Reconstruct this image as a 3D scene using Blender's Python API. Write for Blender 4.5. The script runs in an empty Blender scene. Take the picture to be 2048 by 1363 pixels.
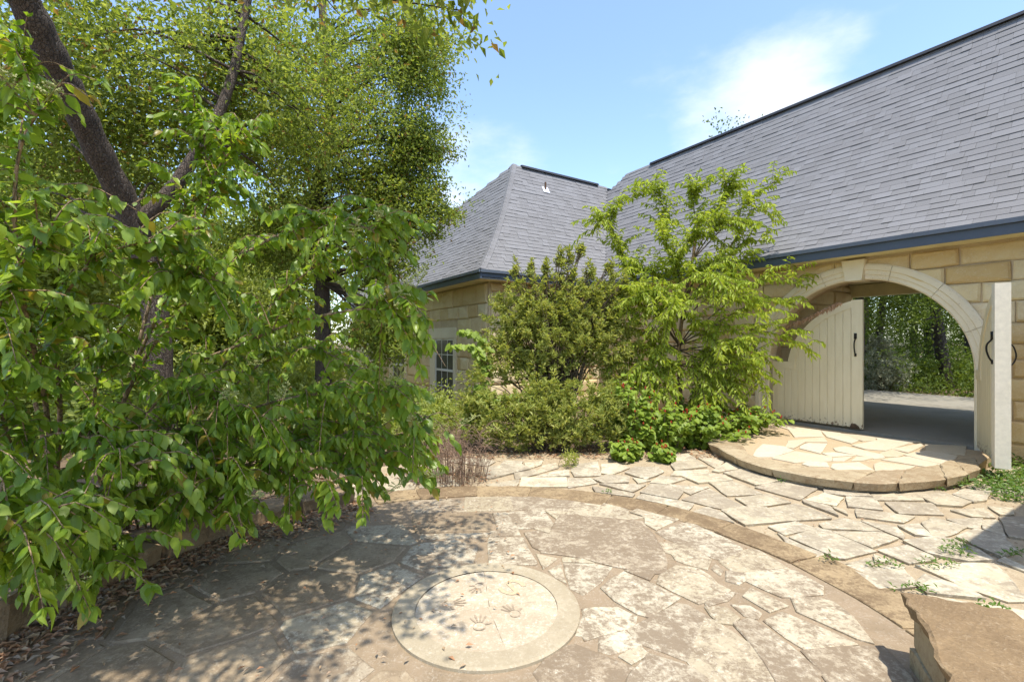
import bpy, bmesh, math, random
import numpy as np
from mathutils import Vector, Matrix, Euler

# ------------------------------------------------------------------ camera, sky, sun, exposure
scene = bpy.context.scene
COL = scene.collection
cam_d = bpy.data.cameras.new('camera'); cam = bpy.data.objects.new('camera', cam_d); COL.objects.link(cam)
cam.location = (0, 0, 1.6); cam.rotation_euler = (math.radians(90), 0, 0)
cam_d.sensor_width = 36; cam_d.lens = 36*940/2048; cam_d.shift_y = 0.0012
cam_d.clip_start = 0.05; cam_d.clip_end = 2000
scene.camera = cam

SUN_EL = math.radians(70); SUN_H = Vector((0.35, -0.94)).normalized()      # towards the sun
sun_dir = Vector((SUN_H.x*math.cos(SUN_EL), SUN_H.y*math.cos(SUN_EL), math.sin(SUN_EL)))
world = bpy.data.worlds.new('World'); scene.world = world; world.use_nodes = True
wn = world.node_tree; wn.nodes.clear()
def wnode(t, **k):
    n = wn.nodes.new(t)
    for a, b in k.items(): setattr(n, a, b)
    return n
w_out = wnode('ShaderNodeOutputWorld'); w_bg = wnode('ShaderNodeBackground')
sky = wnode('ShaderNodeTexSky', sky_type='NISHITA', sun_disc=False, sun_elevation=SUN_EL,
            sun_rotation=math.atan2(SUN_H.x, SUN_H.y), altitude=200, air_density=1.0, dust_density=1.1, ozone_density=2.2)
w_bg.inputs['Strength'].default_value = 0.15
tc = wnode('ShaderNodeTexCoord')
def wmath(op, a, b=None, c=None):
    n = wnode('ShaderNodeMath', operation=op)
    for i, v in enumerate((a, b, c)):
        if v is None: continue
        if isinstance(v, (int, float)): n.inputs[i].default_value = v
        else: wn.links.new(v, n.inputs[i])
    return n.outputs[0]
mp = wnode('ShaderNodeMapping'); mp.inputs['Scale'].default_value = (1.0, 1.0, 2.2)
wn.links.new(tc.outputs['Generated'], mp.inputs['Vector'])
cn = wnode('ShaderNodeTexNoise'); cn.inputs['Scale'].default_value = 3.2; cn.inputs['Detail'].default_value = 9; cn.inputs['Roughness'].default_value = 0.58
wn.links.new(mp.outputs[0], cn.inputs['Vector'])
cover = None
for d, rad, amt in (((0.55, 1, 0.50), 0.17, 0.34), ((0.42, 1, 0.44), 0.13, 0.26), ((0.02, 1, 0.36), 0.15, 0.30), ((-0.12, 1, 0.30), 0.18, 0.24), ((0.2, 1, 0.38), 0.2, 0.16),
                    ((-0.6, -1, 0.5), 0.5, 0.36), ((1, -0.4, 0.4), 0.4, 0.36), ((-1, 0.5, 0.45), 0.4, 0.3)):
    v = Vector(d).normalized()
    vm = wnode('ShaderNodeVectorMath', operation='DISTANCE'); wn.links.new(tc.outputs['Generated'], vm.inputs[0]); vm.inputs[1].default_value = v
    g = wmath('MULTIPLY', wmath('MAXIMUM', wmath('SUBTRACT', 1.0, wmath('DIVIDE', vm.outputs['Value'], rad)), 0.0), amt)
    cover = g if cover is None else wmath('MAXIMUM', cover, g)
mr = wnode('ShaderNodeMapRange', interpolation_type='SMOOTHSTEP')
wn.links.new(wmath('ADD', cn.outputs['Fac'], cover), mr.inputs['Value'])
mr.inputs['From Min'].default_value = 0.56; mr.inputs['From Max'].default_value = 0.98
mr.inputs['To Min'].default_value = 0.0; mr.inputs['To Max'].default_value = 0.85
mx = wnode('ShaderNodeMix', data_type='RGBA'); wn.links.new(mr.outputs[0], mx.inputs['Factor'])
wn.links.new(sky.outputs[0], mx.inputs['A']); mx.inputs['B'].default_value = (3.3, 3.45, 3.75, 1)
wn.links.new(mx.outputs['Result'], w_bg.inputs['Color']); wn.links.new(w_bg.outputs[0], w_out.inputs['Surface'])

sun_d = bpy.data.lights.new('sun', 'SUN'); sun = bpy.data.objects.new('sun', sun_d); COL.objects.link(sun)
sun_d.energy = 2.6; sun_d.angle = math.radians(0.5); sun_d.color = (1.0, 0.95, 0.86)
sun.rotation_euler = sun_dir.to_track_quat('Z', 'Y').to_euler(); sun.location = (4, -6, 20)
vs = scene.view_settings; vs.view_transform = 'Standard'; vs.look = 'None'; vs.gamma = 1.0; vs.use_curve_mapping = False
vs.exposure = 1.36
scene.render.engine = 'CYCLES'
scene.cycles.use_denoising = True
scene.cycles.max_bounces = 8; scene.cycles.diffuse_bounces = 4; scene.cycles.transmission_bounces = 4; scene.cycles.transparent_max_bounces = 6

# ------------------------------------------------------------------ helpers
rng = np.random.default_rng(7); R = random.Random(11)
def at(px, py, Y):
    """a point at distance Y in front of the viewpoint, seen in the direction of the photograph's (px, py)"""
    return Vector(((px-1024)/940*Y, Y, 1.6+(684-py)/940*Y))
def link(o, parent=None):
    COL.objects.link(o)
    if parent is not None: o.parent = parent
    return o
def empty(name, loc, rz=0.0, label=None, cat=None, group=None, parent=None):
    o = bpy.data.objects.new(name, None); o.location = loc; o.rotation_euler = (0, 0, rz); o.empty_display_size = 0.2
    link(o, parent); tag(o, label, cat, group); return o
def tag(o, label=None, cat=None, group=None, kind=None):
    if label: o['label'] = label
    if cat: o['category'] = cat
    if group: o['group'] = group
    if kind: o['kind'] = kind
    return o
def mesh(name, V, F, mat, smooth=False):
    me = bpy.data.meshes.new(name)
    me.from_pydata([tuple(v) for v in V], [], [tuple(f) for f in F]); me.update()
    if mat: me.materials.append(mat)
    if smooth: me.shade_smooth()
    return me
def fast_mesh(name, V, F, mat, smooth=False):
    """V (n,3), F (m,3|4) numpy arrays"""
    V = np.asarray(V, np.float32); F = np.asarray(F, np.int32)
    me = bpy.data.meshes.new(name); k = F.shape[1]
    me.vertices.add(len(V)); me.vertices.foreach_set('co', V.ravel())
    me.loops.add(F.size); me.loops.foreach_set('vertex_index', F.ravel())
    me.polygons.add(len(F)); me.polygons.foreach_set('loop_start', np.arange(0, F.size, k, dtype=np.int32))
    me.update(calc_edges=True)
    if mat: me.materials.append(mat)
    me.polygons.foreach_set('use_smooth', np.full(len(F), bool(smooth)))
    return me
def obj(name, me, parent=None, loc=(0, 0, 0), rot=(0, 0, 0), scale=(1, 1, 1)):
    o = bpy.data.objects.new(name, me); o.location = loc; o.rotation_euler = rot; o.scale = scale
    return link(o, parent)
class MB:
    def __init__(s): s.V = []; s.F = []
    def add(s, V, F):
        b = len(s.V); s.V += [tuple(v) for v in V]; s.F += [tuple(i+b for i in f) for f in F]; return s
    def box(s, x0, x1, y0, y1, z0, z1):
        return s.add([(x0,y0,z0),(x1,y0,z0),(x1,y1,z0),(x0,y1,z0),(x0,y0,z1),(x1,y0,z1),(x1,y1,z1),(x0,y1,z1)],
                     [(0,3,2,1),(4,5,6,7),(0,1,5,4),(1,2,6,5),(2,3,7,6),(3,0,4,7)])
    def tube(s, pts, rad, n=7, cap=True):
        pts = [Vector(p) for p in pts]; V = []; F = []
        up = Vector((0.13, 0.21, 0.97))
        for i, p in enumerate(pts):
            t = (pts[min(i+1, len(pts)-1)]-pts[max(i-1, 0)])
            if t.length < 1e-6: t = Vector((0, 0, 1))
            t.normalize(); a = t.cross(up)
            if a.length < 0.05: a = t.cross(Vector((1, 0, 0)))
            a.normalize(); b = t.cross(a)
            r = rad[i] if hasattr(rad, '__len__') else rad
            for k in range(n):
                th = 2*math.pi*k/n; V.append(p+a*(r*math.cos(th))+b*(r*math.sin(th)))
        for i in range(len(pts)-1):
            for k in range(n):
                F.append((i*n+k, i*n+(k+1) % n, (i+1)*n+(k+1) % n, (i+1)*n+k))
        if cap: F.append(tuple(reversed(range(n)))); F.append(tuple((len(pts)-1)*n+k for k in range(n)))
        return s.add(V, F)
    def obj(s, name, mat, parent=None, smooth=False, loc=(0, 0, 0)):
        return obj(name, mesh(name, s.V, s.F, mat, smooth), parent, loc)
def spline(pts, n=6):
    """Catmull-Rom through pts (Vectors); n samples per span"""
    P = [Vector(p) for p in pts]; P = [2*P[0]-P[1]]+P+[2*P[-1]-P[-2]]; out = []
    for i in range(1, len(P)-2):
        for k in range(n):
            t = k/n; a, b, c, d = P[i-1], P[i], P[i+1], P[i+2]
            out.append(0.5*((2*b)+(c-a)*t+(2*a-5*b+4*c-d)*t*t+(3*b-a-3*c+d)*t*t*t))
    out.append(P[-2]); return out
def unit(a): return a/np.maximum(np.linalg.norm(a, axis=-1, keepdims=True), 1e-9)
# leaf outlines: x across, y along the leaf, z out of it
T_FOLD = (np.array([(0,0,0),(.5,.45,.16),(0,1,-.08),(-.5,.45,.16)], float), [(0,1,2),(0,2,3)])
T_BIG = (np.array([(0,0,0),(0,.3,-.02),(0,.65,-.10),(0,1.0,-.26),(-.44,.27,.09),(-.40,.60,.0),(.44,.27,.09),(.40,.60,.0)], float),
         [(0,6,1),(0,1,4),(1,6,7),(1,7,2),(1,2,5),(1,5,4),(2,7,3),(2,3,5)])
T_ROUND = (np.array([(0,.1,0),(.38,-.02,.05),(.55,.4,.08),(.28,.8,.0),(0,1,-.08),(-.28,.8,.0),(-.55,.4,.08),(-.38,-.02,.05)], float),
           [(0,1,2),(0,2,3),(0,3,4),(0,4,5),(0,5,6),(0,6,7)])
T_LOBE = (np.array([(0,.05,0),(.45,-.02,.03),(.28,.25,0),(.62,.5,.04),(.25,.55,0),(0,1,-.06),(-.25,.55,0),(-.62,.5,.04),(-.28,.25,0),(-.45,-.02,.03)], float),
          [(0,1,2),(0,2,3),(0,3,4),(0,4,5),(0,5,6),(0,6,7),(0,7,8),(0,8,9)])
def leaves(pos, axis, nrm, L, W, T):
    pos = np.asarray(pos, float); axis = unit(np.asarray(axis, float)); nrm = np.asarray(nrm, float)
    side = unit(np.cross(axis, nrm)); nrm = np.cross(side, axis)
    tv, tf = T; n = len(pos); k = len(tv)
    L = np.broadcast_to(L, (n,))[:, None, None]; W = np.broadcast_to(W, (n,))[:, None, None]
    V = pos[:, None]+side[:, None]*tv[None, :, 0:1]*W+axis[:, None]*tv[None, :, 1:2]*L+nrm[:, None]*tv[None, :, 2:3]*L
    F = np.array(tf)[None]+(np.arange(n)*k)[:, None, None]
    return V.reshape(-1, 3), F.reshape(-1, 3)
def join(parts):
    V = []; F = []; b = 0
    for v, f in parts: V.append(v); F.append(f+b); b += len(v)
    return np.concatenate(V), np.concatenate(F)
def rand_dir(n): return unit(rng.normal(size=(n, 3)))
def crown(center, radii, nclump, nleaf, cr, L, W, droop=0.2, shell=0.45, T=T_FOLD, zmin=None, flat=1.0):
    """leaf clumps through an ellipsoid, thicker towards its skin; returns leaf mesh data and the clump centres"""
    d = rand_dir(nclump); r = shell+(1-shell)*rng.random(nclump)**0.6
    C = np.asarray(center)+d*r[:, None]*np.asarray(radii)*(0.72+0.42*rng.random((nclump, 1)))
    if zmin is not None: C = C[C[:, 2] > zmin]
    m = len(C); s = cr*(0.6+0.8*rng.random(m))
    out = unit((C-np.asarray(center))/np.asarray(radii)+rng.normal(size=(m, 3))*0.45+np.array((0, 0, 0.15)))      # each clump is a spray growing outwards
    tt = rng.random((m, nleaf, 1))*2.4-1.0
    off = rng.normal(size=(m, nleaf, 3))*s[:, None, None]*np.array((0.62, 0.62, 0.5*flat))*(1.1-0.3*tt)+out[:, None]*tt*s[:, None, None]*1.25
    pos = (C[:, None]+off).reshape(-1, 3)
    ax = rand_dir(len(pos))+unit(off.reshape(-1, 3))*0.6+np.array((0, 0, -droop))
    nr = rand_dir(len(pos))*0.8+np.array((0, 0, 0.9))
    q = 0.7+0.6*rng.random(len(pos))
    return leaves(pos, ax, nr, L*q, W*q, T), C

# ------------------------------------------------------------------ materials
def new_mat(name):
    m = bpy.data.materials.new(name); m.use_nodes = True; nt = m.node_tree
    return m, nt, nt.nodes['Principled BSDF']
def nd(nt, t, **k):
    n = nt.nodes.new(t)
    for a, b in k.items(): setattr(n, a, b)
    return n
def setin(nt, sock, v):
    if hasattr(v, 'is_output') or isinstance(v, bpy.types.NodeSocket): nt.links.new(v, sock)
    else: sock.default_value = v
def noise(nt, vec, scale, detail=4, rough=0.55, dist=0.0):
    n = nd(nt, 'ShaderNodeTexNoise'); setin(nt, n.inputs['Vector'], vec)
    n.inputs['Scale'].default_value = scale; n.inputs['Detail'].default_value = detail
    n.inputs['Roughness'].default_value = rough; n.inputs['Distortion'].default_value = dist
    return n.outputs['Fac']
def ramp(nt, fac, stops, interp='LINEAR'):
    n = nd(nt, 'ShaderNodeValToRGB'); setin(nt, n.inputs['Fac'], fac); cr = n.color_ramp; cr.interpolation = interp
    while len(cr.elements) < len(stops): cr.elements.new(0.5)
    for e, (p, c) in zip(cr.elements, stops):
        e.position = p; e.color = (c, c, c, 1) if isinstance(c, (int, float)) else (*c, 1)
    return n.outputs['Color']
def mixc(nt, fac, a, b, mode='MIX'):
    n = nd(nt, 'ShaderNodeMix', data_type='RGBA', blend_type=mode)
    setin(nt, n.inputs['Factor'], fac)
    for k, v in (('A', a), ('B', b)):
        s = n.inputs[k]
        if isinstance(v, tuple): s.default_value = (*v, 1) if len(v) == 3 else v
        else: nt.links.new(v, s)
    return n.outputs['Result']
def mth(nt, op, a, b=0.0, clamp=False):
    n = nd(nt, 'ShaderNodeMath', operation=op, use_clamp=clamp); setin(nt, n.inputs[0], a); setin(nt, n.inputs[1], b); return n.outputs[0]
def bump(nt, bsdf, h, strength=0.4, dist=0.02):
    n = nd(nt, 'ShaderNodeBump'); n.inputs['Strength'].default_value = strength; n.inputs['Distance'].default_value = dist
    nt.links.new(h, n.inputs['Height']); nt.links.new(n.outputs[0], bsdf.inputs['Normal'])
def pos(nt): return nd(nt, 'ShaderNodeNewGeometry').outputs['Position']
def rnd(nt):
    """a value of its own for every separate piece, whether an object or a loose island of a mesh"""
    a = nd(nt, 'ShaderNodeObjectInfo').outputs['Random']; b = nd(nt, 'ShaderNodeNewGeometry').outputs['Random Per Island']
    return mth(nt, 'FRACT', mth(nt, 'ADD', a, b))

def stone_mat(name, cols, stain, stain_amt=0.5, speck=0.5, sc=1.0, rough=0.85, bstr=0.5, speck_col=(0.78, 0.74, 0.64), mottle=0.0):
    m, nt, b = new_mat(name); p = pos(nt); r = rnd(nt)
    base = ramp(nt, r, [(i/(len(cols)-1), c) for i, c in enumerate(cols)])
    n1 = noise(nt, p, 2.2*sc, 6, 0.65, 0.4); n2 = noise(nt, p, 38*sc, 5, 0.7); n3 = noise(nt, p, 9*sc, 5, 0.6, 0.8)
    n1 = mth(nt, 'ADD', n1, mth(nt, 'MULTIPLY', mth(nt, 'SUBTRACT', r, 0.5), 0.16))
    st = ramp(nt, n1, [(0.40, 0.0), (0.66, 1.0)])
    base = mixc(nt, mth(nt, 'MULTIPLY', st, stain_amt), base, stain)
    sp = mth(nt, 'MULTIPLY', ramp(nt, n2, [(0.50, 0.0), (0.58, 1.0)]), mth(nt, 'MULTIPLY', ramp(nt, n3, [(0.42, 0.0), (0.62, 1.0)]), speck))
    base = mixc(nt, sp, base, speck_col)
    dk = mth(nt, 'MULTIPLY', ramp(nt, noise(nt, p, 60*sc, 3, 0.6), [(0.58, 0.0), (0.68, 1.0)]), mth(nt, 'MULTIPLY', st, 0.55))
    base = mixc(nt, dk, base, tuple(0.45*c for c in stain))
    if mottle:      # blotchy lichen and grime, a few centimetres across
        mo = noise(nt, p, 22*sc, 8, 0.78, 0.3); big_ = noise(nt, p, 4.5*sc, 4, 0.6, 0.5)
        f = ramp(nt, mth(nt, 'ADD', mth(nt, 'MULTIPLY', mo, 0.72), mth(nt, 'ADD', mth(nt, 'MULTIPLY', big_, 0.45), mth(nt, 'MULTIPLY', r, 0.09))), [(0.585, 0.0), (0.69, 1.0)])
        base = mixc(nt, mth(nt, 'MULTIPLY', f, mottle), base, stain)
    nt.links.new(base, b.inputs['Base Color']); b.inputs['Roughness'].default_value = rough; b.inputs['Specular IOR Level'].default_value = 0.25
    h = mth(nt, 'ADD', mth(nt, 'MULTIPLY', n3, 0.7), mth(nt, 'MULTIPLY', n2, 0.3)); bump(nt, b, h, bstr, 0.015)
    return m
M = {}
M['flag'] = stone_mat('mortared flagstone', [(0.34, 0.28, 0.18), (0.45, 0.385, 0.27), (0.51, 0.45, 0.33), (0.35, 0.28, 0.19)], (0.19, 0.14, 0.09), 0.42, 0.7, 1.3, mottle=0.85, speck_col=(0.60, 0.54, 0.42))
M['flag_grime_shade'] = stone_mat('grimy flagstone with painted shade', [(0.32, 0.245, 0.155), (0.37, 0.29, 0.19), (0.29, 0.22, 0.135)], (0.18, 0.13, 0.08), 0.6, 0.5, 1.3, mottle=0.6, speck_col=(0.5, 0.42, 0.3))  # grime and tree shade both put into this darker brown
M['flag_out'] = stone_mat('sand-set flagstone', [(0.53, 0.455, 0.31), (0.39, 0.33, 0.225), (0.56, 0.495, 0.355), (0.46, 0.39, 0.27)], (0.23, 0.185, 0.13), 0.55, 0.35, 1.0, bstr=0.35, mottle=0.7)
M['flag_step'] = stone_mat('pale step flagstone', [(0.46, 0.40, 0.29), (0.52, 0.46, 0.345), (0.42, 0.355, 0.25)], (0.46, 0.37, 0.24), 0.35, 0.3, 1.6, bstr=0.4, mottle=0.45)
M['border'] = stone_mat('brown border stone', [(0.34, 0.25, 0.14), (0.31, 0.225, 0.125), (0.36, 0.265, 0.15)], (0.15, 0.10, 0.055), 0.6, 0.3, 1.5, bstr=0.8, speck_col=(0.5, 0.4, 0.24), mottle=0.8)
M['step_border'] = stone_mat('tan step border stone', [(0.39, 0.315, 0.20), (0.35, 0.28, 0.175), (0.43, 0.35, 0.235)], (0.22, 0.15, 0.08), 0.45, 0.25, 1.5, bstr=0.8, speck_col=(0.55, 0.45, 0.28), mottle=0.7)
M['edging'] = stone_mat('weathered edging stone', [(0.31, 0.215, 0.12), (0.37, 0.265, 0.155)], (0.15, 0.105, 0.065), 0.6, 0.3, 1.6, bstr=1.0, speck_col=(0.46, 0.38, 0.26), mottle=0.6)
M['cap'] = stone_mat('brown capstone', [(0.26, 0.175, 0.09), (0.29, 0.20, 0.105)], (0.16, 0.105, 0.055), 0.6, 0.55, 1.8, bstr=1.0, speck_col=(0.40, 0.31, 0.20), mottle=0.5)
M['mortar'] = stone_mat('brown mortar', [(0.275, 0.205, 0.13), (0.275, 0.205, 0.13)], (0.19, 0.14, 0.085), 0.6, 0.15, 2.0)
M['step_mortar'] = stone_mat('tan step mortar', [(0.40, 0.30, 0.18), (0.40, 0.30, 0.18)], (0.30, 0.22, 0.13), 0.5, 0.15, 2.0)
M['sand'] = stone_mat('sandy joint fill', [(0.38, 0.305, 0.195), (0.38, 0.305, 0.195)], (0.27, 0.195, 0.12), 0.55, 0.45, 3.0, speck_col=(0.62, 0.52, 0.38))
M['soil'] = stone_mat('dry soil and mulch', [(0.15, 0.105, 0.065), (0.15, 0.105, 0.065)], (0.08, 0.055, 0.035), 0.7, 0.5, 2.5, speck_col=(0.28, 0.20, 0.13))
M['ashlar'] = stone_mat('golden limestone', [(0.66, 0.53, 0.28), (0.76, 0.64, 0.39), (0.58, 0.42, 0.19), (0.80, 0.70, 0.47), (0.64, 0.48, 0.24), (0.72, 0.60, 0.36)], (0.52, 0.35, 0.16), 0.42, 0.25, 1.5, bstr=0.7)
M['wall_mortar'] = stone_mat('wall mortar', [(0.62, 0.50, 0.32), (0.62, 0.50, 0.32)], (0.40, 0.27, 0.15), 0.4, 0.2, 2.0)
M['castone'] = stone_mat('cream cast stone', [(0.76, 0.68, 0.49), (0.78, 0.70, 0.52)], (0.68, 0.56, 0.37), 0.35, 0.1, 1.2, bstr=0.12)
M['reveal'] = stone_mat('rough arch reveal', [(0.50, 0.36, 0.21), (0.50, 0.36, 0.21)], (0.34, 0.22, 0.11), 0.5, 0.2, 2.0)
M['concrete'] = stone_mat('grey concrete', [(0.27, 0.245, 0.195), (0.27, 0.245, 0.195)], (0.18, 0.16, 0.12), 0.6, 0.12, 0.5, rough=0.7, bstr=0.1, speck_col=(0.36, 0.35, 0.32))
M['plaque'] = stone_mat('cast plaque concrete', [(0.46, 0.385, 0.27), (0.48, 0.40, 0.285)], (0.34, 0.265, 0.175), 0.45, 0.5, 2.0, bstr=0.4, mottle=0.6)
M['plaque_rim'] = stone_mat('ochre plaque rim', [(0.40, 0.335, 0.23), (0.40, 0.335, 0.23)], (0.29, 0.235, 0.15), 0.5, 0.2, 2.0, bstr=0.3, mottle=0.5)

def plain(name, col, rough=0.5, metal=0.0, var=0.12, sc=8.0, bstr=0.08, spec=0.4):
    m, nt, b = new_mat(name); p = pos(nt); n = noise(nt, p, sc, 6, 0.6)
    c = ramp(nt, n, [(0.3, tuple(x*(1-var) for x in col)), (0.7, tuple(min(1, x*(1+var)) for x in col))])
    nt.links.new(c, b.inputs['Base Color']); b.inputs['Roughness'].default_value = rough; b.inputs['Metallic'].default_value = metal
    b.inputs['Specular IOR Level'].default_value = spec
    bump(nt, b, noise(nt, p, sc*6, 4), bstr, 0.01); return m
M['cream'] = plain('cream painted soffit', (0.76, 0.67, 0.40), 0.6, sc=3)
M['fascia'] = plain('slate blue fascia paint', (0.075, 0.095, 0.125), 0.45, sc=2)
M['gutter'] = plain('slate blue drip board', (0.105, 0.125, 0.155), 0.45, sc=2)
M['vent'] = plain('black ridge vent', (0.025, 0.027, 0.032), 0.6)
M['iron'] = plain('black iron', (0.02, 0.018, 0.016), 0.45, 0.6)
M['rust'] = plain('rusty iron', (0.10, 0.055, 0.03), 0.8, 0.2, 0.4, 30)
M['white'] = plain('white paint', (0.72, 0.70, 0.64), 0.5)
M['postwhite'] = plain('weathered off-white paint', (0.78, 0.72, 0.58), 0.55, 0, 0.08, 20, 0.25)
M['flashing'] = plain('bare metal flashing', (0.75, 0.75, 0.76), 0.35, 0.3)
M['rot'] = plain('rotten bare wood', (0.10, 0.062, 0.035), 0.9, 0, 0.5, 25, 0.4)
M['print'] = plain('darker handprint tone', (0.33, 0.255, 0.175), 0.95, 0, 0.35, 40, 0.3)
M['letter'] = plain('ochre letter inlay', (0.44, 0.355, 0.22), 0.9, 0, 0.15, 30, 0.2)
M['darkroom'] = plain('dim room behind glass', (0.09, 0.08, 0.07), 0.9)
def gate_mat():
    m, nt, b = new_mat('worn cream gate paint'); p = pos(nt)
    mp_ = nd(nt, 'ShaderNodeMapping'); mp_.inputs['Scale'].default_value = (1, 1, 0.18); nt.links.new(p, mp_.inputs['Vector'])
    g = noise(nt, mp_.outputs[0], 14, 6, 0.6); c = ramp(nt, g, [(0.3, (0.68, 0.59, 0.385)), (0.7, (0.75, 0.66, 0.45))])
    r = rnd(nt); c = mixc(nt, mth(nt, 'MULTIPLY', r, 0.12), c, (0.60, 0.52, 0.34))
    z = nd(nt, 'ShaderNodeSeparateXYZ'); nt.links.new(p, z.inputs[0])
    low = mth(nt, 'SUBTRACT', 1.0, mth(nt, 'DIVIDE', mth(nt, 'SUBTRACT', z.outputs['Z'], 0.16), 0.22), True)   # splash wear: peeled paint by the ground
    chip = mth(nt, 'GREATER_THAN', mth(nt, 'ADD', noise(nt, p, 26, 5, 0.7), mth(nt, 'MULTIPLY', low, 0.22)), 0.72)
    c = mixc(nt, chip, c, (0.22, 0.15, 0.09))
    nt.links.new(c, b.inputs['Base Color']); b.inputs['Roughness'].default_value = 0.5; bump(nt, b, g, 0.15, 0.01); return m
M['gate'] = gate_mat()
def shingle_mat():
    m, nt, b = new_mat('grey asphalt shingle'); p = pos(nt); r = rnd(nt)
    c = ramp(nt, r, [(0.0, (0.150, 0.146, 0.145)), (0.5, (0.168, 0.164, 0.164)), (1.0, (0.190, 0.187, 0.189))])
    g = noise(nt, p, 260, 2, 0.7); c = mixc(nt, mth(nt, 'MULTIPLY', ramp(nt, g, [(0.4, 0.0), (0.65, 1.0)]), 0.45), c, (0.225, 0.222, 0.225))
    c = mixc(nt, mth(nt, 'MULTIPLY', ramp(nt, noise(nt, p, 0.9, 5, 0.6), [(0.45, 0.0), (0.7, 1.0)]), 0.25), c, (0.14, 0.135, 0.13))
    nt.links.new(c, b.inputs['Base Color']); b.inputs['Roughness'].default_value = 0.85; b.inputs['Specular IOR Level'].default_value = 0.3
    bump(nt, b, g, 0.3, 0.004); return m
M['shingle'] = shingle_mat()
def bark(name, c0, c1, sc=1.0, speck=(0.42, 0.37, 0.30)):
    m, nt, b = new_mat(name); p = pos(nt)
    mp_ = nd(nt, 'ShaderNodeMapping'); mp_.inputs['Scale'].default_value = (1, 1, 0.33); nt.links.new(p, mp_.inputs['Vector'])
    v = nd(nt, 'ShaderNodeTexVoronoi', feature='DISTANCE_TO_EDGE'); v.inputs['Scale'].default_value = 42*sc; nt.links.new(mp_.outputs[0], v.inputs['Vector'])
    n = noise(nt, mp_.outputs[0], 20*sc, 6, 0.7, 0.6)
    c = ramp(nt, n, [(0.3, c0), (0.7, c1)]); c = mixc(nt, ramp(nt, noise(nt, p, 30*sc, 4, 0.7), [(0.62, 0.0), (0.70, 0.8)]), c, speck)
    nt.links.new(c, b.inputs['Base Color']); b.inputs['Roughness'].default_value = 0.9
    h = mth(nt, 'ADD', ramp(nt, v.outputs['Distance'], [(0.0, 0.0), (0.12, 1.0)]), n); bump(nt, b, h, 0.9, 0.02); return m
M['oakbark'] = bark('dark ridged oak bark', (0.05, 0.036, 0.026), (0.13, 0.095, 0.068))
M['tanbark'] = bark('tan smooth bark', (0.25, 0.16, 0.085), (0.36, 0.25, 0.14), 0.7, (0.42, 0.32, 0.2))
M['twig'] = bark('grey brown twig', (0.12, 0.085, 0.05), (0.20, 0.15, 0.09), 1.5)
M['drytwig'] = bark('dead brown twig', (0.24, 0.145, 0.09), (0.40, 0.27, 0.18), 1.5)
M['forkbark'] = bark('grey woodland bark', (0.045, 0.036, 0.028), (0.10, 0.08, 0.06))
def leaf_mat(name, cols, trans=0.35, rough=0.42, tcol=None, spec=0.5, odd=None):
    m, nt, b = new_mat(name); r = rnd(nt)
    c = ramp(nt, r, [(i/(len(cols)-1), k) for i, k in enumerate(cols)])
    if odd:
        r2 = mth(nt, 'FRACT', mth(nt, 'MULTIPLY', r, 37.7)); c = mixc(nt, mth(nt, 'GREATER_THAN', r2, 1-odd[0]), c, odd[1])
    nt.links.new(c, b.inputs['Base Color']); b.inputs['Roughness'].default_value = rough; b.inputs['Specular IOR Level'].default_value = spec
    t = nd(nt, 'ShaderNodeBsdfTranslucent'); nt.links.new(mixc(nt, 1.0, c, tcol or (1.6, 1.5, 0.7), 'MULTIPLY'), t.inputs['Color'])
    mixs = nd(nt, 'ShaderNodeMixShader'); mixs.inputs[0].default_value = trans
    nt.links.new(b.outputs[0], mixs.inputs[1]); nt.links.new(t.outputs[0], mixs.inputs[2])
    nt.links.new(mixs.outputs[0], nt.nodes['Material Output'].inputs['Surface']); return m
M['oak'] = leaf_mat('small oak leaves', [(0.13, 0.18, 0.032), (0.20, 0.26, 0.05), (0.30, 0.345, 0.10)], 0.52, 0.55, spec=0.25, odd=(0.06, (0.20, 0.13, 0.05)))
M['privet'] = leaf_mat('glossy privet leaves', [(0.12, 0.205, 0.02), (0.20, 0.305, 0.03), (0.30, 0.39, 0.05)], 0.48, 0.36, spec=0.4, odd=(0.035, (0.30, 0.24, 0.04)))
M['panicle'] = leaf_mat('pale privet flower buds', [(0.30, 0.33, 0.10), (0.40, 0.42, 0.16)], 0.3, 0.6)
M['shrub'] = leaf_mat('narrow olive shrub leaves', [(0.19, 0.24, 0.05), (0.30, 0.335, 0.075), (0.42, 0.43, 0.13)], 0.40, 0.5, spec=0.3)
M['sapling'] = leaf_mat('fresh sapling leaves', [(0.22, 0.30, 0.035), (0.32, 0.40, 0.05), (0.42, 0.48, 0.08)], 0.45, 0.5, spec=0.3)
M['mallow'] = leaf_mat('bright mallow leaves', [(0.14, 0.21, 0.022), (0.19, 0.27, 0.03), (0.24, 0.32, 0.04)], 0.38, 0.5, spec=0.3)
M['flower'] = leaf_mat('red mallow flowers', [(0.55, 0.05, 0.03), (0.60, 0.12, 0.06)], 0.3, 0.5, (1.2, 1, 1))
M['weed'] = leaf_mat('low green weeds', [(0.09, 0.17, 0.03), (0.15, 0.24, 0.045)], 0.35, 0.5)
M['drygrass'] = leaf_mat('dry grass', [(0.42, 0.34, 0.16), (0.34, 0.30, 0.12)], 0.3, 0.6)
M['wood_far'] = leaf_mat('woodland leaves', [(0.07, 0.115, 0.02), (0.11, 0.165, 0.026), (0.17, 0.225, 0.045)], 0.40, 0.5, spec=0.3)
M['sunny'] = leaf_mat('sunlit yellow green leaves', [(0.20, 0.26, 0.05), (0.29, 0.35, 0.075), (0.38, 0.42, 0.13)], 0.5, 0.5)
M['silver'] = leaf_mat('silver grey leaves', [(0.34, 0.36, 0.24), (0.46, 0.47, 0.33)], 0.25, 0.6, (1.1, 1.1, 0.9))
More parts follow.
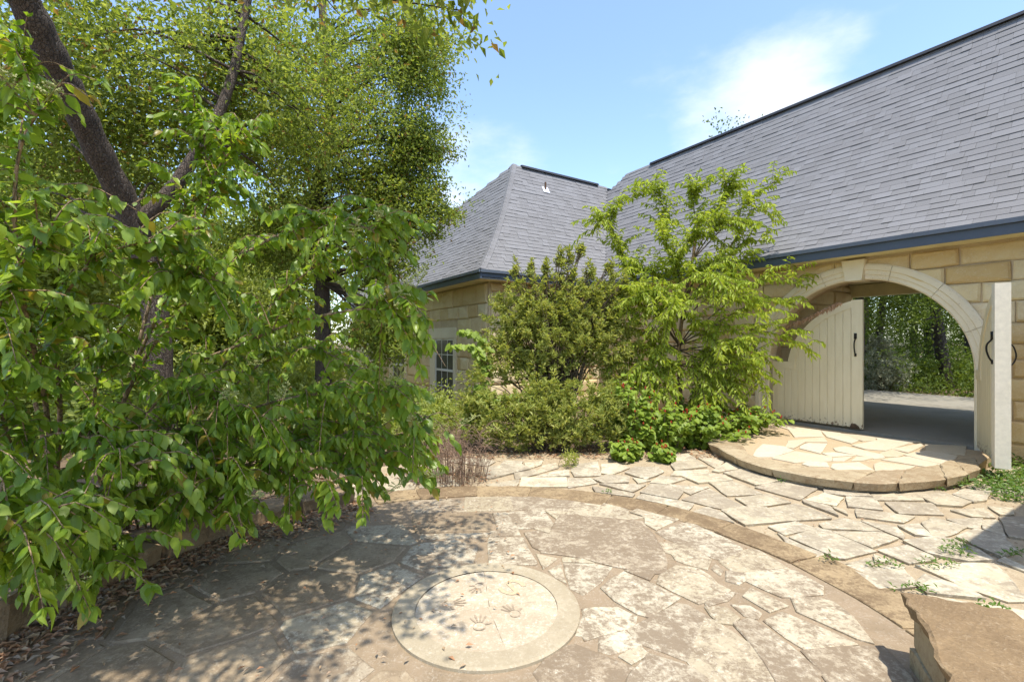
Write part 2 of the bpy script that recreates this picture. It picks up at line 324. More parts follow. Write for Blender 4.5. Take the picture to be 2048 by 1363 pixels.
M['litter'] = leaf_mat('dry fallen leaves', [(0.24, 0.14, 0.07), (0.42, 0.22, 0.11), (0.46, 0.33, 0.19), (0.30, 0.24, 0.17), (0.42, 0.20, 0.08)], 0.12, 0.7, (1, .8, .5))
M['deadleaf'] = leaf_mat('dead hanging leaves', [(0.42, 0.27, 0.15), (0.56, 0.38, 0.24)], 0.2, 0.7, (1, .8, .6))
def glass_mat():
    m, nt, b = new_mat('window glass'); b.inputs['Base Color'].default_value = (0.9, 0.93, 0.93, 1)
    b.inputs['Base Color'].default_value = (0.10, 0.095, 0.085, 1); b.inputs['Roughness'].default_value = 0.12; b.inputs['Specular IOR Level'].default_value = 0.35; return m
M['glass'] = glass_mat()
ROUND_POLYS = [[(-0.01,4.82),(0.36,4.8),(0.62,4.7),(0.52,4.41),(0.31,4.44),(0.01,4.45)],
[(-0.47,4.79),(-0.03,4.81),(0.01,4.43),(-0.44,4.41)],
[(-0.16,4.35),(0.3,4.42),(0.32,4.28),(0.35,4.09),(0.34,4.05),(-0.11,3.96)],
[(0.31,4.41),(0.51,4.38),(0.39,4.22)],
[(0.62,4.68),(0.79,4.67),(0.92,4.61),(1.1,4.45),(1.07,4.34),(1.17,4.25),(1.02,4.2),(0.52,4.33)],
[(1.1,4.37),(1.19,4.45),(1.48,4.2),(1.21,3.97),(1.16,4.11),(1.2,4.22),(1.18,4.28)],
[(0.47,4.29),(0.79,4.23),(1.13,4.13),(1.15,3.85),(1.13,3.58),(1.1,3.4),(1.04,3.24),(0.94,3.25),(0.71,3.34),(0.54,3.46),(0.24,3.55),(0.32,3.85),(0.41,4.16)],
[(0.11,3.9),(0.22,3.94),(0.32,3.86),(0.23,3.56),(0.16,3.64)],
[(0.18,3.52),(0.33,3.44),(0.21,3.29)],
[(0.38,3.46),(0.53,3.43),(0.59,3.37),(0.37,3.4)],
[(0.37,3.37),(0.59,3.36),(0.7,3.31),(0.58,3.11),(0.45,2.96),(0.38,3.03),(0.37,3.22)],
[(0.25,3.26),(0.35,3.37),(0.35,3.19),(0.35,3.09),(0.3,3.17)],
[(-0.18,3.8),(0.09,3.81),(0.17,3.38),(0.16,3.35),(-0.16,3.37)],
[(-0.18,3.94),(0.05,3.97),(0.07,3.86),(-0.18,3.83)],
[(0.19,4),(0.34,4.04),(0.32,3.89),(0.26,3.95)],
[(1.21,3.92),(1.48,4.09),(1.57,4.13),(1.71,3.83),(1.77,3.64),(1.74,3.58),(1.51,3.43),(1.39,3.58),(1.25,3.8)],
[(1.18,3.71),(1.32,3.69),(1.41,3.56),(1.44,3.43),(1.36,3.28),(1.24,3.36),(1.19,3.42),(1.2,3.51),(1.15,3.57)],
[(1.12,3.42),(1.15,3.38),(1.11,3.32),(1.08,3.33)],
[(0.78,3.26),(0.85,3.28),(0.97,3.21),(0.91,3.13)],
[(1.17,3.32),(1.3,3.28),(1.34,3.19),(1.34,3.08),(1.38,3),(1.3,2.92),(1.13,2.86),(1.03,3),(0.96,3.09),(1.01,3.19)],
[(0.67,3.14),(0.77,3.23),(0.92,3.06),(1.03,2.91),(0.79,2.71),(0.73,2.75),(0.63,2.88),(0.58,3.03)],
[(1.39,3.29),(1.46,3.36),(1.47,3.26),(1.41,3.2)],
[(-0.9,4.34),(-0.23,4.35),(-0.18,3.96),(-0.79,3.92)],
[(-1,4.7),(-0.51,4.77),(-0.46,4.41),(-0.93,4.38)],
[(-0.74,3.87),(-0.21,3.9),(-0.21,3.83),(-0.73,3.78)],
[(0.42,2.79),(0.5,2.8),(0.63,2.8),(0.71,2.71),(0.67,2.62),(0.53,2.57),(0.39,2.5),(0.38,2.54),(0.35,2.55),(0.39,2.67),(0.42,2.72)],
[(0.47,2.53),(0.62,2.58),(0.68,2.47),(0.67,2.45),(0.5,2.39),(0.45,2.42)],
[(0.54,2.37),(0.59,2.41),(0.67,2.44),(0.7,2.39),(0.65,2.35),(0.59,2.31)],
[(0.33,2.46),(0.42,2.4),(0.58,2.29),(0.59,2.28),(0.53,2.21),(0.43,2.12),(0.17,2.12),(0.12,2.26),(0.19,2.37),(0.28,2.45)],
[(0.69,2.39),(0.87,2.29),(0.91,2.21),(0.85,2.12),(0.51,2.12),(0.55,2.21),(0.58,2.26),(0.66,2.34)],
[(1,2.85),(1.05,2.83),(1.13,2.71),(1.15,2.61),(0.94,2.42),(0.88,2.34),(0.75,2.43),(0.68,2.48),(0.65,2.6),(0.79,2.69)],
[(1.11,2.69),(1.15,2.67),(1.27,2.41),(1.26,2.26),(1.18,2.15),(0.96,2.16),(0.9,2.26),(0.88,2.34),(0.93,2.42),(1.04,2.59)],
[(1.51,3.4),(1.76,3.58),(1.84,3.61),(1.88,3.57),(1.94,3.29),(1.72,3.25),(1.53,3.27)],
[(1.56,3.11),(1.6,3.22),(1.83,3.27),(1.96,3.26),(2.01,3.05),(1.94,2.96),(1.78,2.93),(1.68,2.93),(1.62,3.01)],
[(1.53,3.02),(1.65,2.82),(1.51,2.76),(1.44,2.93)],
[(1.74,2.9),(1.91,2.91),(1.96,2.85),(1.96,2.71),(1.9,2.48),(1.84,2.52),(1.76,2.65),(1.68,2.76)],
[(1.44,2.67),(1.59,2.75),(1.67,2.66),(1.76,2.56),(1.81,2.47),(1.62,2.44),(1.51,2.43),(1.47,2.52)],
[(1.33,2.84),(1.43,2.82),(1.46,2.75),(1.41,2.69),(1.35,2.73)],
[(1.16,2.81),(1.28,2.8),(1.31,2.7),(1.24,2.64),(1.17,2.66),(1.15,2.72)],
[(1.25,2.64),(1.37,2.69),(1.41,2.59),(1.46,2.41),(1.47,2.26),(1.43,2.19),(1.23,2.19),(1.25,2.32),(1.26,2.5)],
[(1.5,2.41),(1.7,2.44),(1.93,2.45),(1.91,2.33),(1.88,2.22),(1.83,2.15),(1.47,2.15),(1.5,2.3)],
[(1.18,2.91),(1.33,2.99),(1.41,2.96),(1.33,2.88),(1.17,2.82)],
[(1.48,3.25),(1.59,3.22),(1.55,3.12),(1.48,3.08),(1.42,3.12)]]
OUTER_POLYS = [[(1.17,6.11),(1.38,6.14),(1.48,5.94),(1.19,5.64),(1.08,5.69)],
[(1.38,5.71),(1.56,5.97),(1.84,5.94),(1.85,5.74),(1.55,5.43)],
[(0.94,5.45),(1.14,5.64),(1.38,5.54),(1.32,5.32),(1.04,5.28)],
[(1.42,5.5),(1.59,5.39),(1.42,5.28)],
[(0.99,5.26),(1.48,5.22),(1.27,4.98)],
[(0.89,5.14),(1.27,4.89),(1.22,4.8),(1.04,4.89),(0.89,4.96)],
[(1.36,4.96),(1.56,5.24),(1.73,5.2),(1.8,4.96),(1.66,4.73)],
[(1.27,4.77),(1.37,4.91),(1.66,4.71),(1.78,4.62),(1.65,4.44),(1.48,4.62)],
[(1.73,4.75),(2.13,5.08),(2.16,4.96),(2.23,4.58),(2.02,4.47)],
[(1.75,5.26),(1.86,5.2),(2.15,5.14),(1.86,4.92)],
[(1.57,5.32),(1.76,5.59),(2.01,5.45),(1.73,5.24)],
[(1.9,5.61),(2.02,5.81),(2.43,5.84),(2.38,5.69),(2.04,5.59)],
[(2.24,6.6),(2.49,6.66),(2.49,6.4),(2.45,6.28),(2.15,6.28)],
[(2.05,6.05),(2.14,6.25),(2.47,6.28),(2.47,5.97),(2.02,5.81)],
[(2.56,6.47),(2.64,6.6),(2.81,6.25),(2.57,5.92)],
[(2.47,5.79),(2.83,6.19),(2.91,5.92),(2.53,5.74)],
[(2.57,5.69),(2.92,5.86),(3.15,5.41),(2.71,5.22)],
[(2.02,5.54),(2.37,5.66),(2.53,5.59),(2.52,5.39),(2.1,5.3)],
[(2.24,5.3),(2.5,5.34),(2.55,5.24),(2.61,4.92),(2.23,4.87)],
[(2.67,5.14),(2.82,5.24),(3.21,5.39),(3.32,5.12),(2.9,4.75)],
[(2.28,4.78),(2.67,4.89),(2.75,4.65),(2.29,4.51)],
[(1.98,4.42),(2.2,4.52),(2.43,4.49),(2.52,4.18),(2.03,4.08)],
[(1.7,4.4),(1.88,4.52),(1.96,4.37),(1.95,4.13)],
[(2.21,4.05),(2.51,4.16),(2.59,4.01),(2.25,3.88)],
[(2.45,4.48),(2.79,4.61),(2.85,4.45),(2.87,4.23),(2.53,4.18)],
[(2.27,3.82),(2.61,4.01),(2.68,3.94),(2.75,3.57),(2.44,3.45),(2.38,3.46)],
[(2.69,3.93),(3.08,3.91),(3.11,3.79),(2.77,3.63)],
[(2.68,4.1),(2.97,4.23),(3.07,4.14),(3.09,3.94),(2.66,4.01)],
[(3.11,4.17),(3.31,4.04),(3.22,3.85),(3.16,3.8)],
[(3.34,4.06),(3.54,4.09),(3.42,3.83),(3.32,3.87)],
[(3.62,4.14),(3.81,4.25),(3.91,4.04),(3.61,3.87),(3.42,3.82),(3.51,3.96)],
[(3.28,4.47),(3.66,4.28),(3.44,4.13),(3.15,4.28)],
[(3.44,4.83),(3.69,4.78),(3.5,4.45),(3.25,4.54)],
[(2.97,4.74),(3.28,4.94),(3.37,4.78),(3.13,4.56)],
[(3.3,4.96),(3.43,5.14),(3.79,5.08),(3.68,4.83),(3.45,4.87)],
[(3.81,5),(4.24,4.96),(4.12,4.71),(3.67,4.73)],
[(3.71,4.66),(4.16,4.64),(3.96,4.33),(3.59,4.36)],
[(4.2,4.92),(4.55,5.04),(4.56,4.67),(4.34,4.54),(4.14,4.58)],
[(4.59,4.89),(4.87,5.06),(5.06,4.96),(4.75,4.71),(4.58,4.67)],
[(4.15,4.44),(4.49,4.48),(4.37,4.25),(4.19,4.28)],
[(3.9,4.22),(4.23,4.22),(3.98,4.01),(3.92,4.04)],
[(3.62,3.82),(3.95,3.99),(3.98,3.8),(3.84,3.57),(3.61,3.48),(3.61,3.65)],
[(4.2,4.19),(4.33,4.19),(3.99,3.8),(4.02,4.01)],
[(4.41,4.25),(4.66,4.28),(4.36,3.87),(4.14,3.8),(4.07,3.85)],
[(4.61,4.54),(4.78,4.48),(4.63,4.33),(4.49,4.33)],
[(3.13,3.75),(3.47,3.82),(3.55,3.76),(3.55,3.59),(3.5,3.42),(3.3,3.4),(3.13,3.53)],
[(2.79,3.58),(3.08,3.67),(3.12,3.49),(3.08,3.42),(2.85,3.38)],
[(2.39,3.36),(2.63,3.46),(2.61,3.38),(2.5,3.3),(2.48,3.36)],
[(2.38,3.33),(2.47,3.35),(2.51,3.3),(2.68,3.33),(2.72,3.27),(2.61,3.05),(2.45,3.02),(2.35,3.02),(2.37,3.17)],
[(2.7,3.5),(2.73,3.38),(2.61,3.38)],
[(2.74,3.38),(2.78,3.32),(2.71,3.27),(2.68,3.32)],
[(2.65,3.22),(2.71,3.22),(2.68,3.12),(2.64,3.11)],
[(2.79,3.33),(2.86,3.3),(2.76,3.27)],
[(2.89,3.34),(3.32,3.38),(3.45,3.37),(3.39,3.22),(3.21,2.98),(3.22,2.95),(3.15,2.89),(3.04,2.89),(2.95,3.04),(2.92,3.22)],
[(2.65,3.09),(2.81,3.2),(2.93,3.02),(2.91,2.9),(2.82,2.93),(2.63,2.98)],
[(2.22,3.91),(2.23,3.78),(2.34,3.54),(2.29,3.38),(2.16,3.65)],
[(2.3,3.42),(2.36,3.33),(2.34,3.15),(2.32,3.25)],
[(3.53,3.42),(3.64,3.48),(3.63,3.33),(3.55,3.26)],
[(2.92,4.73),(3.06,4.53),(2.98,4.3),(2.89,4.64)],
[(3.1,4.54),(3.14,4.42),(3.09,4.32),(3.08,4.48)],
[(3.33,4.51),(3.38,4.5),(3.29,4.48)],
[(-0.34,5.94),(0.11,6.09),(0.22,5.87),(-0.29,5.45)],
[(0.03,5.7),(0.29,5.84),(0.32,5.67),(0.04,5.45)],
[(0.3,5.77),(0.4,6.05),(0.58,6.17),(0.58,5.94),(0.32,5.7)],
[(0.29,5.54),(0.57,5.77),(0.7,5.8),(0.68,5.57)],
[(0.09,5.16),(0.13,5.51),(0.63,5.51),(0.6,5.16)],
[(-0.21,5.14),(-0.28,5.22),(0.08,5.42),(0.04,5.14)],
[(0.74,5.8),(0.79,6.09),(1.13,6.21),(1.05,5.6),(0.74,5.57)],
[(0.65,5.48),(0.92,5.48),(0.95,5.3),(0.62,5.14)],
[(-0.84,6.25),(-0.51,6.5),(-0.23,6.25),(-0.32,6.02)],
[(-0.15,6.09),(-0.09,6.29),(0.15,6.25),(0.11,6.09)],
[(0.17,6.17),(0.41,6.29),(0.38,6.09),(0.18,5.87)]]
STEP_POLYS = [[(5.11,7.75),(5.28,7.57),(5.16,7.02),(4.91,6.82),(4.89,7.28)],
[(5.28,7.53),(5.62,7.28),(5.42,7.02),(5.2,6.97)],
[(5.61,7.23),(6,6.92),(5.75,6.82),(5.51,7.07)],
[(4.85,6.68),(5.47,7.02),(5.75,6.82),(5.06,6.37),(4.86,6.46)],
[(5.23,6.46),(5.89,6.77),(5.79,6.63),(5.27,6.25)],
[(5.93,6.73),(6.39,6.63),(5.89,6.13),(5.64,6.25),(5.66,6.41)],
[(5.11,6.13),(5.6,6.33),(5.72,6.05),(5.29,5.66),(5.19,5.63)],
[(4.93,5.98),(5.07,6.02),(5.14,5.6),(4.91,5.5),(4.63,5.87)],
[(4.46,6.5),(4.68,6.59),(4.82,6.13),(4.72,5.98),(4.56,5.94),(4.38,6.33)],
[(4.86,6.21),(5.19,6.41),(5.16,6.17),(4.94,6.02),(4.78,6.02)],
[(4.07,6.63),(4.31,6.82),(4.53,6.77),(4.07,6.21),(3.99,6.5)],
[(3.31,5.94),(3.79,6.29),(4.07,6.02),(3.93,5.8),(3.45,5.73)],
[(3.5,5.66),(3.64,5.77),(3.83,5.73),(3.72,5.53),(3.52,5.57)],
[(4.06,5.94),(4.36,6.02),(4.09,5.8),(3.96,5.8)],
[(3.87,5.66),(4.23,5.73),(4.13,5.38),(3.73,5.38),(3.74,5.5)],
[(4.37,5.66),(4.5,5.73),(4.73,5.53),(4.53,5.41),(4.15,5.36)],
[(4.27,6.25),(4.44,6.09),(4.09,6.02),(4.11,6.21)],
[(4.19,5.8),(4.42,6.02),(4.56,5.94),(4.36,5.83)],
[(4.65,8.35),(5.1,7.81),(4.84,7.34),(4.38,7.28),(4.64,7.87)],
[(4.11,6.97),(4.79,7.23),(4.59,6.87),(4.28,6.87),(3.91,6.5),(3.85,6.59)],
[(3.34,6.41),(3.6,6.73),(3.81,6.59),(3.8,6.37),(3.35,6.02),(3.1,6.02)]]
STEP_OUT = [[(2.83,6.73),(2.86,6.54),(2.85,5.79),(3.14,5.23),(3.61,4.9),(4.15,4.9),(4.89,5.13),(5.43,5.45)]]
STEP_IN = [[(3.21,6.5),(3.08,6.02),(3.23,5.8),(3.37,5.6),(3.67,5.38),(4.24,5.36),(4.97,5.55),(5.41,5.8),(6.34,6.57)]]

# ------------------------------------------------------------------ ground and paving
def sheet(name, pts, z, mat, thick=0.0, parent=None):
    n = len(pts); V = [(x, y, z) for x, y in pts]; F = [tuple(range(n))]
    if thick:
        V += [(x, y, z-thick) for x, y in pts]; F += [(i, n+i, n+(i+1) % n, (i+1) % n) for i in range(n)]
    a = sum(pts[i][0]*pts[(i+1) % n][1]-pts[(i+1) % n][0]*pts[i][1] for i in range(n))
    if a < 0: F = [tuple(reversed(f)) for f in F]
    return obj(name, mesh(name, V, F, mat), parent)
g = obj('ground', mesh('ground', [(-600, -600, -.03), (600, -600, -.03), (600, 600, -.03), (-600, 600, -.03)], [(0, 1, 2, 3)], M['soil'])); tag(g, kind='structure')
patio = sheet('patio_paving', [(-2.7, -3), (-2.7, 4.6), (-1.9, 5.9), (-0.6, 6.75), (1.5, 6.85), (3.1, 7.0), (6.6, 6.4), (9.5, 2.2), (9, -3)], 0.0, M['sand']); tag(patio, kind='structure')
RC = Vector((-0.2, 2.5)); RO, RI = 2.67, 2.34
def circ(c, r, n=96, a0=0, a1=2*math.pi): return [(c[0]+r*math.cos(a0+(a1-a0)*i/n), c[1]+r*math.sin(a0+(a1-a0)*i/n)) for i in range(n)]
round_patio = sheet('round_patio', circ(RC, RO-0.03), 0.012, M['mortar']); tag(round_patio, kind='structure')

def slab(name, poly, z0, z1, mat, parent, jit=0.012, inset=0.012, tilt=0.0, sub=0.16, top_noise=0.0, under=0.0):
    """one flat stone: an uneven outline, worn edges and a slightly tilted top"""
    P = [Vector(p) for p in poly]; n = len(P)
    if sum(P[i].x*P[(i+1) % n].y-P[(i+1) % n].x*P[i].y for i in range(n)) < 0: P.reverse()
    c = sum(P, Vector((0, 0)))/n; out = []
    for i in range(n):
        a, b = P[i], P[(i+1) % n]; k = max(1, int((b-a).length/sub)); d = (b-a); nn = Vector((-d.y, d.x)).normalized() if d.length > 1e-6 else Vector((0, 0))
        for j in range(k):
            q = a+d*(j/k)+nn*R.uniform(-jit, jit*.4)
            out.append(q)
    m = len(out); tx, ty = R.uniform(-tilt, tilt), R.uniform(-tilt, tilt); V = []
    for q in out: q0 = q+(c-q).normalized()*min(under, (c-q).length*.3); V.append((q0.x-c.x, q0.y-c.y, z0))
    for q in out: V.append((q.x-c.x, q.y-c.y, z1-inset*0.55+(q.x-c.x)*tx+(q.y-c.y)*ty))
    for q in out:
        d = (c-q); ins = min(inset*R.uniform(0.6, 1.6), d.length*0.3); q2 = q+d.normalized()*ins
        V.append((q2.x-c.x, q2.y-c.y, z1+(q2.x-c.x)*tx+(q2.y-c.y)*ty+R.uniform(-top_noise, top_noise)))
    F = [(i, (i+1) % m, m+(i+1) % m, m+i) for i in range(m)]+[(m+i, m+(i+1) % m, 2*m+(i+1) % m, 2*m+i) for i in range(m)]+[tuple(2*m+i for i in range(m))]
    o = obj(name, mesh(name, V, F, mat), parent, (c.x, c.y, 0)); return o
def inside(p, poly):
    r = False; n = len(poly)
    for i in range(n):
        a, b = poly[i], poly[(i+1) % n]
        if (a[1] > p[1]) != (b[1] > p[1]) and p[0] < (b[0]-a[0])*(p[1]-a[1])/(b[1]-a[1])+a[0]: r = not r
    return r
def voronoi(seeds, bounds, gap):
    cells = []
    for i, s in enumerate(seeds):
        P = [Vector(b) for b in bounds]
        for j, t in sorted(enumerate(seeds), key=lambda q: (q[1]-s).length_squared)[1:18]:
            mid = (s+t)/2; nn = (t-s).normalized(); Q = []
            for k in range(len(P)):
                a, b = P[k], P[(k+1) % len(P)]; da = (a-mid).dot(nn)+gap; db = (b-mid).dot(nn)+gap
                if da <= 0: Q.append(a)
                if da*db < 0: Q.append(a+(b-a)*(da/(da-db)))
            P = Q
            if len(P) < 3: break
        if len(P) >= 3: cells.append((s, P))
    return cells
def scatter(x0, x1, y0, y1, d):
    pts = []
    y = y0; row = 0
    while y < y1:
        x = x0+(d/2 if row % 2 else 0)
        while x < x1: pts.append(Vector((x+R.uniform(-.34, .34)*d, y+R.uniform(-.34, .34)*d))); x += d
        y += d*0.8; row += 1
    return pts
def area(p): return abs(sum(p[i][0]*p[(i+1) % len(p)][1]-p[(i+1) % len(p)][0]*p[i][1] for i in range(len(p))))/2
def clear_of(poly, others, far):
    """True where a filling stone keeps off the stones already laid"""
    c = sum((Vector(p) for p in poly), Vector((0, 0)))/len(poly)
    tests = [c]+[Vector(p) for p in poly]+[(Vector(p)+c)/2 for p in poly]
    for o in others:
        oc = sum((Vector(p) for p in o), Vector((0, 0)))/len(o)
        if (oc-c).length > far: continue
        if any(inside(t, o) for t in tests) or any(inside(Vector(p)*0.9+c*0.1, poly) for p in o) or inside(oc, poly): return False
    return True
def shrink(P, k):
    c = sum((Vector(p) for p in P), Vector((0, 0)))/len(P); return [c+(Vector(p)-c)*k for p in P]
PC = Vector((-0.15, 2.80)); PR = 0.55
ROUND_POLYS = [shrink(p, 1.055) for p in ROUND_POLYS]
for p in ROUND_POLYS:
    if area(p) < 0.004: continue
    slab('flagstone', p, 0.0, 0.022+R.uniform(-.003, .004), M['flag'] if sum(q[0] for q in p)/len(p) > R.uniform(-1.1, -0.1) else M['flag_grime_shade'], round_patio, 0.010, 0.010, 0.0, 0.15)  # leftward stones get the browner tone with shade painted in
fill = [p for p in ROUND_POLYS]
for s, P in voronoi(scatter(-2.8, 2.4, -0.2, 5.0, 0.52), [(-3.2, -.4), (2.8, -.4), (2.8, 5.4), (-3.2, 5.4)], 0.022):
    if any((q-RC).length > RI-0.02 for q in P):
        P = [q if (q-RC).length < RI-0.03 else RC+(q-RC).normalized()*(RI-0.03) for q in P]
    if area(P) < 0.03: continue
    P = [q if (q-PC).length > PR+.04 else PC+(q-PC).normalized()*(PR+.04) for q in P]
    if (s-PC).length < PR+.05 or area(P) < 0.03: continue
    if not clear_of(P, ROUND_POLYS, 1.5): continue
    slab('flagstone', P, 0.0, 0.022, M['flag'] if s.x > R.uniform(-1.3, -0.5) else M['flag_grime_shade'], round_patio, 0.012, 0.012)
# the ring of border stones, flush with the round patio
a = math.radians(-78); end = math.radians(118)
while a < end:
    da = R.uniform(0.20, 0.36); a2 = min(a+da, end); ri, ro = RI+R.uniform(-.02, .05), RO+R.uniform(-.03, .03)
    k = 5; g_ = 0.003
    P = [RC+Vector((math.cos(a+g_+(a2-a-2*g_)*i/k), math.sin(a+g_+(a2-a-2*g_)*i/k)))*ro for i in range(k+1)]
    P += [RC+Vector((math.cos(a2-g_-(a2-a-2*g_)*i/k), math.sin(a2-g_-(a2-a-2*g_)*i/k)))*ri for i in range(k+1)]
    slab('border_stone', P, 0.0, 0.026+R.uniform(-.004, .004), M['border'], round_patio, 0.012, 0.010, 0.0, 0.09, 0.002); a = a2
# outer terrace: uneven stones in sand
OUTER_POLYS = [shrink(p, 1.05) for p in OUTER_POLYS]
for p in OUTER_POLYS:
    if area(p) < 0.003: continue
    slab('flagstone', p, -0.02, 0.024+R.uniform(-.006, .006), M['flag_out'], patio, 0.010, 0.008, 0.011, 0.11, 0.0015, 0.014)
step_outline = STEP_OUT[0]+[(6.53, 6.25), (4.64, 9.19), (3.6, 8.2), (2.98, 7.3)]
for s, P in voronoi(scatter(-2.6, 9.0, -2.8, 6.6, 0.62), [(-2.7, -3), (9.2, -3), (9.2, 6.7), (-2.7, 6.7)], 0.024):
    if any((q-RC).length < RO+0.02 for q in P):
        P = [q if (q-RC).length > RO+0.03 else RC+(q-RC).normalized()*(RO+0.03) for q in P]
    if (s-RC).length < RO+.05 or area(P) < 0.04: continue
    if any(inside(q, step_outline) for q in P+[s]): continue
    if not all(inside(q, [(-2.72, -3.1), (-2.72, 4.6), (-1.9, 5.9), (-0.6, 6.72), (1.5, 6.82), (3.1, 6.95), (6.6, 6.35), (9.5, 2.2), (9.3, -3.1)]) for q in P): continue
    if not clear_of(P, OUTER_POLYS, 1.6): continue
    slab('flagstone', P, -0.02, 0.030+R.uniform(-.006, .006), M['flag_out'], patio, 0.012, 0.010, 0.012)

# the rounded step before the gate
step = sheet('entrance_step', [(q.x, q.y) for q in shrink(step_outline, .962)], 0.126, M['step_mortar'], 0.15)
tag(step, 'low rounded flagstone step with tan stone border in front of the arched gate', 'step')
STEP_POLYS = [shrink(p, 1.07) for p in STEP_POLYS]
for p in STEP_POLYS: slab('flagstone', p, 0.06, 0.142+R.uniform(-.002, .003), M['flag_step'], step, 0.006, 0.008, 0.002, 0.13)
for s, P in voronoi(scatter(2.8, 6.6, 5.2, 9.3, 0.55), [(2.6, 4.8), (6.8, 4.8), (6.8, 9.4), (2.6, 9.4)], 0.02):
    inner = STEP_IN[0]+[(6.50, 6.27), (4.66, 9.12), (3.8, 8.2), (3.3, 7.3)]
    if all(inside(q, inner) for q in P) and clear_of(P, STEP_POLYS, 1.5): slab('flagstone', P, 0.06, 0.141, M['flag_step'], step, 0.008, 0.008)
def resample(P, n):
    P = [Vector(p) for p in P]; L = [0]
    for i in range(1, len(P)): L.append(L[-1]+(P[i]-P[i-1]).length)
    out = []
    for k in range(n):
        t = L[-1]*k/(n-1); i = max(j for j in range(len(L)) if L[j] <= t+1e-9); i = min(i, len(P)-2)
        out.append(P[i]+(P[i+1]-P[i])*((t-L[i])/(L[i+1]-L[i])))
    return out
so = resample(spline([(*p, 0) for p in STEP_OUT[0]], 6), 40) if False else resample([p.to_2d() for p in spline([(x, y, 0) for x, y in [(3.1, 7.55)]+STEP_OUT[0]], 6)], 46)
si = resample([p.to_2d() for p in spline([(x, y, 0) for x, y in [(3.5, 7.3)]+STEP_IN[0][:-1]+[(5.85, 5.95)]], 6)], 46)
i = 0
while i < 45:
    j = min(45, i+R.choice((4, 5, 6, 7)))
    if 45-j < 3: j = 45
    slab('border_stone', shrink([q+(si[i+k]-q)*(-0.02) for k, q in enumerate(so[i:j+1])]+list(reversed(si[i:j+1])), .985), 0.055, 0.150+R.uniform(-.006, .006), M['step_border'], step, 0.014, 0.020, 0.006, 0.08, 0.004, 0.03); i = j

# the handprint plaque
plaque = empty('handprint_plaque', (PC.x, PC.y, 0.0), 0, 'round cast concrete plaque with handprints and a letter set into the round patio', 'plaque')
def disc(r0, r1, z0, z1, n=72, dome=0.0):
    mb = MB(); V = []; F = []
    for k in range(n):
        t = 2*math.pi*k/n; c, s = math.cos(t), math.sin(t)
        V += [(r0*c, r0*s, z0), (r1*c, r1*s, z0), (r1*c, r1*s, z1-.006), ((r1-.015)*c, (r1-.015)*s, z1), (r0*c, r0*s, z1+dome)]
    for k in range(n):
        a0, b0 = 5*k, 5*((k+1) % n)
        for q in ((1, 2), (2, 3), (3, 4)): F.append((a0+q[0], b0+q[0], b0+q[1], a0+q[1]))
    return mb.add(V, F)
disc(0.42, PR, 0.0, 0.034).obj('rim', M['plaque_rim'], plaque)
for s_, P in voronoi([Vector(q) for q in ((0.17, 0.20), (-0.19, 0.15), (-0.11, -0.24), (0.23, -0.14), (-0.36, -0.07))], circ((0, 0), 0.418, 40), 0.0012):   # the cast face has cracked into pieces
    slab('cast_segment', P, 0.0, 0.030+R.uniform(0, .002), M['plaque'], plaque, 0.003, 0.002, 0.0, 0.05)
def hand(x, y, rot, s):
    """a pressed handprint: heel edge, four fingers and a thumb as one flat, darker mark"""
    fing = ((math.radians(66), .118, .085), (math.radians(84), .132, .08), (math.radians(102), .130, .08), (math.radians(121), .114, .085), (math.radians(20), .088, .14))
    n = 180; V = []
    for k in range(n):
        t = 2*math.pi*k/n; ro = 0.0405+0.010*max(0, -math.sin(t))
        for ft, fl_, fw in fing:
            d = abs((t-ft+math.pi) % (2*math.pi)-math.pi)
            if d < fw*1.25: ro = max(ro, .045+(fl_-.045)*max(0, 1-(d/(fw*1.25))**4))
        ri = 0.0392-0.004*max(0, -math.sin(t)); V += [(ri*math.cos(t), ri*math.sin(t), 0.0), (ro*math.cos(t), ro*math.sin(t), 0.0)]
    F = [(2*k, 2*k+1, (2*k+3) % (2*n), (2*k+2) % (2*n)) for k in range(n)]
    o = obj('handprint', mesh('handprint', V, F, M['print']), plaque, (x, y, 0.0345)); o.rotation_euler = (0, 0, rot); o.scale = (s, s, 1)
hand(-0.03, -0.20, 0.1, 0.85); hand(0.165, -0.08, 0.55, 0.8); hand(-0.23, 0.02, -1.35, 0.82); hand(-0.06, 0.23, 2.8, 0.75)
S = spline([(0.075, 0.055, 0), (0.03, 0.085, 0), (-0.04, 0.085, 0), (-0.055, 0.04, 0), (0, 0, 0), (0.055, -0.04, 0), (0.04, -0.085, 0), (-0.03, -0.085, 0), (-0.075, -0.055, 0)], 5)
V = []; F = []
for i, p in enumerate(S):
    t = (S[min(i+1, len(S)-1)]-S[max(i-1, 0)]).normalized(); nn = Vector((-t.y, t.x, 0))*0.017; V += [p+nn, p-nn]
F = [(2*i, 2*i+1, 2*i+3, 2*i+2) for i in range(len(S)-1)]
o = obj('letter_s', mesh('letter_s', V, F, M['letter']), plaque, (0.15, 0.21, 0.0345), (0, 0, -0.5), (0.85, 0.85, 1)); o['label'] = 'ochre letter S'

